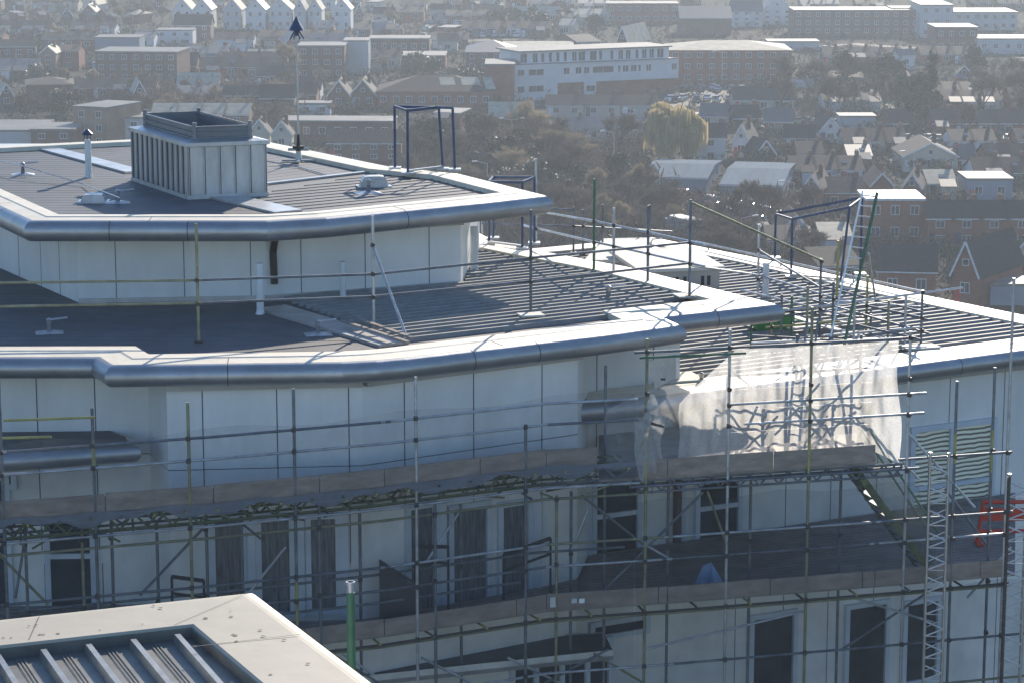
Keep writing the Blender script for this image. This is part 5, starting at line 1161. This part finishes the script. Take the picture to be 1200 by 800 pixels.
def tree(kind, px, yb, hpx, label, group=None, k=None, wide=1.0):
    t, c, H = proto(kind, tr.randrange(3) if k is None else k); b = G(px, yb); s_ = hpx*depth(b)/F/H
    nm = {'bare': 'bare_tree', 'pale': 'bare_tree', 'ever': 'evergreen_tree', 'bush': 'bush', 'conifer': 'conifer_tree', 'willow': 'willow_tree'}[kind]
    o = empty(nm, label, 'bush' if kind == 'bush' else 'tree', b, tr.uniform(0, 6.28), group); o.scale = (s_*wide, s_*wide, s_)
    for n_, me in (('trunk', t), ('crown', c)): x = bpy.data.objects.new(n_, me); col.objects.link(x); x.parent = o
    return o
tree('willow', 786, 192, 72, 'golden weeping willow in front of the slate-roofed row', k=1, wide=1.08)
tree('pale', 626, 180, 66, 'large pale bare tree below the left end of the white block', wide=1.25)
tree('pale', 330, 98, 48, 'rounded pale bare tree behind the lightning mast', wide=1.2)
tree('conifer', 1090, 152, 92, 'tall dark hazy conifer at upper right', wide=1.0)
tree('ever', 1068, 142, 62, 'broad dark hazy evergreen left of the tall conifer', wide=1.3)
tree('conifer', 1153, 118, 34, 'slim dark conifer standing alone at far right')
tree('ever', 588, 236, 44, 'rounded dark evergreen with glinting leaves behind the roof tip', wide=1.5)
tree('ever', 556, 214, 40, 'dark evergreen left of the rounded one behind the roof tip', wide=1.2)
DESC = {'bare': 'bare brown tree', 'pale': 'pale twiggy tree', 'ever': 'dark evergreen tree', 'bush': 'low rounded bush', 'conifer': 'dark conifer'}
def belt(desc, n, x0, x1, y0, y1, h0, h1, kinds, group):
    pts = sorted((tr.uniform(x0, x1), tr.uniform(y0, y1)) for _ in range(n)); cnt = {}
    for x, y in pts:
        g_ = G(x, y)
        if not clear(g_, .5): continue
        kd = tr.choice(kinds); cnt[kd] = cnt.get(kd, 0)+1
        tree(kd, x, y, tr.uniform(h0, h1), '%s %s from left in %s' % (ORD[cnt[kd]-1], DESC[kd], desc), group, wide=tr.uniform(.9, 1.3))
belt('the roadside belt above the zinc housing', 30, 150, 340, 112, 150, 26, 40, ['bare', 'bare', 'pale'], 'roadside trees at left')
belt('the clump above the brick office', 6, 30, 90, 132, 150, 24, 38, ['bare', 'bare', 'ever'], 'trees above the brick office')
belt('the wood behind the tip of the top roof', 46, 476, 760, 180, 240, 40, 62, ['bare', 'bare', 'bare', 'pale', 'ever'], 'wood behind the roof tip')
belt('the lower scrub behind the middle roof edge', 48, 540, 790, 246, 306, 30, 56, ['bare', 'bare', 'bare', 'pale', 'bush'], 'scrub below the wood')
belt('the dark clump beside the truck', 22, 815, 965, 262, 322, 40, 62, ['bare'], 'trees beside the truck')
belt('the hazy wood at upper right', 26, 900, 1080, 98, 142, 36, 60, ['bare', 'bare', 'ever'], 'hazy wood at upper right')
belt('the far right grove', 18, 1105, 1230, 96, 168, 34, 56, ['bare', 'bare', 'ever', 'conifer'], 'far right grove')
belt('the gardens by the grey office', 9, 450, 600, 30, 56, 16, 26, ['bare', 'pale'], 'garden trees near the top car park')
belt('the hazy slope above the pale roofed hall', 12, 560, 720, 22, 48, 18, 30, ['bare', 'ever'], 'trees above the pale hall')
belt('the hazy trees at the upper left corner', 12, 60, 200, 14, 34, 16, 26, ['bare', 'pale'], 'upper left hazy trees')
belt('the gardens right of the willow', 16, 800, 1000, 186, 232, 16, 26, ['bare', 'bush', 'bush'], 'garden trees right of the willow')
belt('the gardens round the brick bungalows', 9, 1090, 1220, 300, 352, 12, 22, ['bush', 'bush', 'bare'], 'garden bushes at right')
belt('the gardens behind the long brick terrace', 18, 960, 1220, 200, 300, 14, 26, ['bare', 'bush'], 'garden trees at right')
belt('the gap right of the long low dark building', 8, 468, 570, 160, 196, 24, 38, ['bare', 'bare', 'ever'], 'trees inside the blue frame view')
belt('the gaps between the central roofs', 24, 330, 620, 60, 150, 14, 24, ['bare', 'pale', 'bush'], 'trees among central houses')
belt('the gaps between the left roofs', 22, 0, 200, 44, 112, 14, 24, ['bare', 'pale', 'bush'], 'trees among left houses')

def scrub(name, m, n, regions, h0, h1, sz, seed, up=.5):
    rr = random.Random(seed); mb = MB()
    for k in range(n):
        x0, x1, y0, y1 = rr.choice(regions); c = G(rr.uniform(x0, x1), rr.uniform(y0, y1)); h = rr.uniform(h0, h1); r_ = h*rr.uniform(.5, 1.0)
        for j in range(16):
            p = c+Vector((rr.gauss(0, r_*.5), rr.gauss(0, r_*.5), h*rr.random()**1.2)); u = Vector((rr.gauss(0, 1), rr.gauss(0, 1), rr.gauss(0, 1)+up)).normalized(); v = u.orthogonal().normalized(); L = sz*rr.uniform(.5, 1.4)
            mb.face([p-v*L*.18, p+v*L*.18, p+u*L*1.3])
    o = mb.build(name, m); tag(o, kind='stuff'); return o
tag(scrub('undergrowth', M_twig, 2600, [(470, 790, 200, 310), (560, 960, 240, 330), (150, 340, 105, 150), (470, 760, 170, 235)], 1.0, 4.0, 1.1, 3, 1.2), 'brown leafless undergrowth covering the banks behind the roofs', 'undergrowth')
tag(scrub('hedges', M_leaf, 7000, [(-60, 1260, -6, 60), (-60, 1260, 30, 130), (-60, 620, 60, 180), (800, 1260, 120, 350), (880, 1240, 60, 200)], .6, 2.6, .8, 4, .2), 'dark green hedges and garden shrubs scattered between the valley houses', 'hedges')

# ================================================================== vehicles and street furniture
paints = [('white', (.7,.7,.7)), ('silver', (.45,.46,.48)), ('black', (.02,.02,.022)), ('blue', (.03,.07,.2)), ('red', (.35,.03,.02)), ('grey', (.15,.155,.16))]
CAR = {}
def carmesh(c):
    if c in CAR: return CAR[c]
    m = mat(c+' car paint', dict(paints)[c], .22, .3, .03, 1, spec=.8); out = {}
    mb = MB(); pr = [(-2.1,.35),(-2.1,.8),(-1.95,.92),(-1.1,1.0),(1.2,1.0),(2.0,.85),(2.12,.6),(2.12,.35)]
    n = len(pr); V = [(x, -.85, z) for x, z in pr]+[(x, .85, z) for x, z in pr]; mb.idx(V, [(i, (i+1) % n, n+(i+1) % n, n+i)[::-1] for i in range(n)]); mb.face(V[:n]); mb.face(V[n:][::-1])
    rf = [(-1.2,1.36),(-.95,1.46),(.35,1.46),(.6,1.38)]; V = [(x, -.62, z) for x, z in rf]+[(x, .62, z) for x, z in rf]; mb.idx(V, [(0,4,5,1)[::-1],(1,5,6,2)[::-1],(2,6,7,3)[::-1],(0,1,2,3),(7,6,5,4)]); out['body'] = mb.build('body', m)
    mb = MB(); A = [(-1.75,-.78,.98),(1.15,-.78,1.0),(1.15,.78,1.0),(-1.75,.78,.98)]; B = [(-1.2,-.63,1.40),(.6,-.63,1.40),(.6,.63,1.40),(-1.2,.63,1.40)]
    mb.idx(A+B, [(0,1,5,4),(1,2,6,5),(2,3,7,6),(3,0,4,7)]); out['windows'] = mb.build('windows', WG)
    mb = MB(); mb.tube((0,-.1,0), (0,.1,0), .33, 12); out['wheel'] = mb.build('wheel', M_black)
    CAR[c] = {k: v.data for k, v in out.items()}
    for v in out.values(): bpy.data.objects.remove(v)
    return CAR[c]
def car(px, py, rz, where, cnt, group):
    c = tr.choice([p[0] for p in paints]+['white', 'silver']); me = carmesh(c); cnt[c] = cnt.get(c, 0)+1
    o = empty('parked_car', '%s %s car from the left %s' % (ORD[cnt[c]-1], c, where), 'car', G(px, py)+Vector((0,0,.08)), rz, group)
    for nm, locs in (('body', [(0,0,0)]), ('windows', [(0,0,0)]), ('wheel', [(-1.3,-.8,.33),(1.3,-.8,.33),(-1.3,.8,.33),(1.3,.8,.33)])):
        for l in locs: x = bpy.data.objects.new(nm, me[nm]); col.objects.link(x); x.parent = o; x.location = l
def cars(n, x0, x1, y0, y1, rz, where, group, sl=0):
    cnt = {}; pts = sorted((x0+(x1-x0)*(k+tr.uniform(.1, .9))/n) for k in range(n))
    for k, x in enumerate(pts): car(x, tr.uniform(y0, y1)+sl*(x-x0), rz+tr.uniform(-.08, .08)+(math.pi if tr.random() < .5 else 0), where, cnt, group)
cars(7, 232, 302, 99.5, 101.5, 0, 'in the queue on the left road', 'cars queuing on the left road')
cars(9, 775, 880, 118, 120, 1.4, 'in the front row below the brick office', 'cars parked below the brick office'); cars(8, 780, 875, 106, 108, 1.5, 'in the back row below the brick office', 'cars parked below the brick office')
cars(14, 495, 612, 44, 45, 1.5, 'in the front row of the top car park', 'cars in the top car park'); cars(14, 498, 606, 37, 38, 1.4, 'in the middle row of the top car park', 'cars in the top car park'); cars(14, 502, 600, 29, 30, 1.5, 'in the back row of the top car park', 'cars in the top car park')
cars(11, 822, 905, 237, 239, -.35, 'in the bright queue beside the warehouse', 'cars queuing beside the warehouse', .20); cars(9, 832, 890, 247, 249, -.4, 'in the lower queue beside the warehouse', 'cars queuing beside the warehouse', .28)
cars(8, 745, 800, 226, 228, -.3, 'parked before the warehouse', 'cars before the warehouse', .1)
cars(9, 1085, 1200, 184, 186, 1.3, 'in the lower row of the far right car park', 'cars in the far right car park'); cars(9, 1060, 1200, 166, 168, 1.3, 'in the middle row of the far right car park', 'cars in the far right car park')
cars(8, 905, 1010, 146, 149, .2, 'along the hazy street at right', 'cars along the hazy street')
cars(7, 860, 990, 60, 62, .1, 'on the far street behind the brick office', 'cars on the far street')
# lorry
o = empty('lorry', 'white and blue lorry driving away on the bright road', 'lorry', G(798,284)+Vector((0,0,.1)), R(118))
mb = MB(); mb.box(-4.2, 2.1, -1.2, 1.2, 1.0, 3.7); mb.build('cargo_box', PG, o)
mb = MB(); mb.box(2.3, 4.1, -1.15, 1.15, .7, 2.2); mb.idx([(2.3,-1.1,2.2),(4.05,-1.1,2.2),(4.05,1.1,2.2),(2.3,1.1,2.2),(2.3,-1.1,3.1),(3.7,-1.1,3.1),(3.7,1.1,3.1),(2.3,1.1,3.1)], [(0,1,5,4),(2,3,7,6),(3,0,4,7),(4,5,6,7)]); c = mb.build('cab', M_blue, o)
mb = MB(); mb.face([(4.07,-1.05,2.2),(4.07,1.05,2.2),(3.73,1.05,3.05),(3.73,-1.05,3.05)]); mb.build('windscreen', WG, c)
mb = MB(); mb.box(-4.2, 4.0, -.5, .5, .6, .95); mb.build('chassis', M_dark, o)
for x in (-3.2, -2.1, 3.0):
    for y in (-1.05, 1.05): mb = MB(); mb.tube((x, y-.14, .5), (x, y+.14, .5), .5, 12); mb.build('wheel', M_black, o)
def lamp(px, yb, yt, label, arm=1.6, s_=-1, double=False):
    b = G(px, yb); zt = ZAT(b, yt)-GZ; o = empty('street_lamp', label, 'street lamp', b, 0, 'street lamps in the valley')
    mb = MB(); mb.tube((0,0,0), (0,0,zt), .11, 8, .06); mb.build('pole', M_flash, o)
    for k in ((-1, 1) if double else (s_,)):
        mb = MB(); mb.tube((0,0,zt), (k*arm,0,zt+.35), .05, 6); mb.build('arm', M_flash, o); mb = MB(); mb.obox((k*(arm+.35), 0, zt+.36), Vector((1,0,.1)).normalized(), Vector((0,1,0)), Vector((-.1,0,1)).normalized(), .42, .16, .09); mb.build('lamp_head', M_steel, o)
lamp(719, 214, 156, 'tall street lamp with one arm left of the willow'); lamp(571, 250, 192, 'street lamp just behind the tip of the top roof'); lamp(600, 190, 141, 'twin-armed street lamp in the wood', double=True); lamp(745, 170, 130, 'faint street lamp beside the slate-roofed row')
lamp(930, 252, 215, 'faint street lamp at the corner of the warehouse'); lamp(846, 100, 62, 'distant street lamp by the brick office'); lamp(1070, 222, 180, 'faint lamp post among the right-hand roofs'); lamp(868, 306, 256, 'street lamp in the dark clump beside the truck', s_=1)
b = G(768, 232); o = empty('road_sign', 'square white sign on a post before the warehouse', 'road sign', b)
mb = MB(); mb.tube((0,0,0), (0,0,2.4), .06, 6); mb.build('post', M_flash, o); mb = MB(); mb.box(-.75, .75, -.12, -.08, 2.1, 3.6); mb.build('panel', WFm, o)

# haze: one closed box of thin air round everything
hb = MB(); hb.box(-1450, 1450, -160, 2560, GZ-1.0, 62)
M_h = bpy.data.materials.new('haze'); M_h.use_nodes = True; t = M_h.node_tree; t.nodes.clear(); ou = t.nodes.new('ShaderNodeOutputMaterial'); pv = t.nodes.new('ShaderNodeVolumePrincipled')
pv.inputs['Color'].default_value = (.82, .91, 1, 1); pv.inputs['Density'].default_value = .00031; pv.inputs['Anisotropy'].default_value = .30
t.links.new(pv.outputs[0], ou.inputs['Volume'])
o = hb.build('haze', M_h); tag(o, kind='stuff')
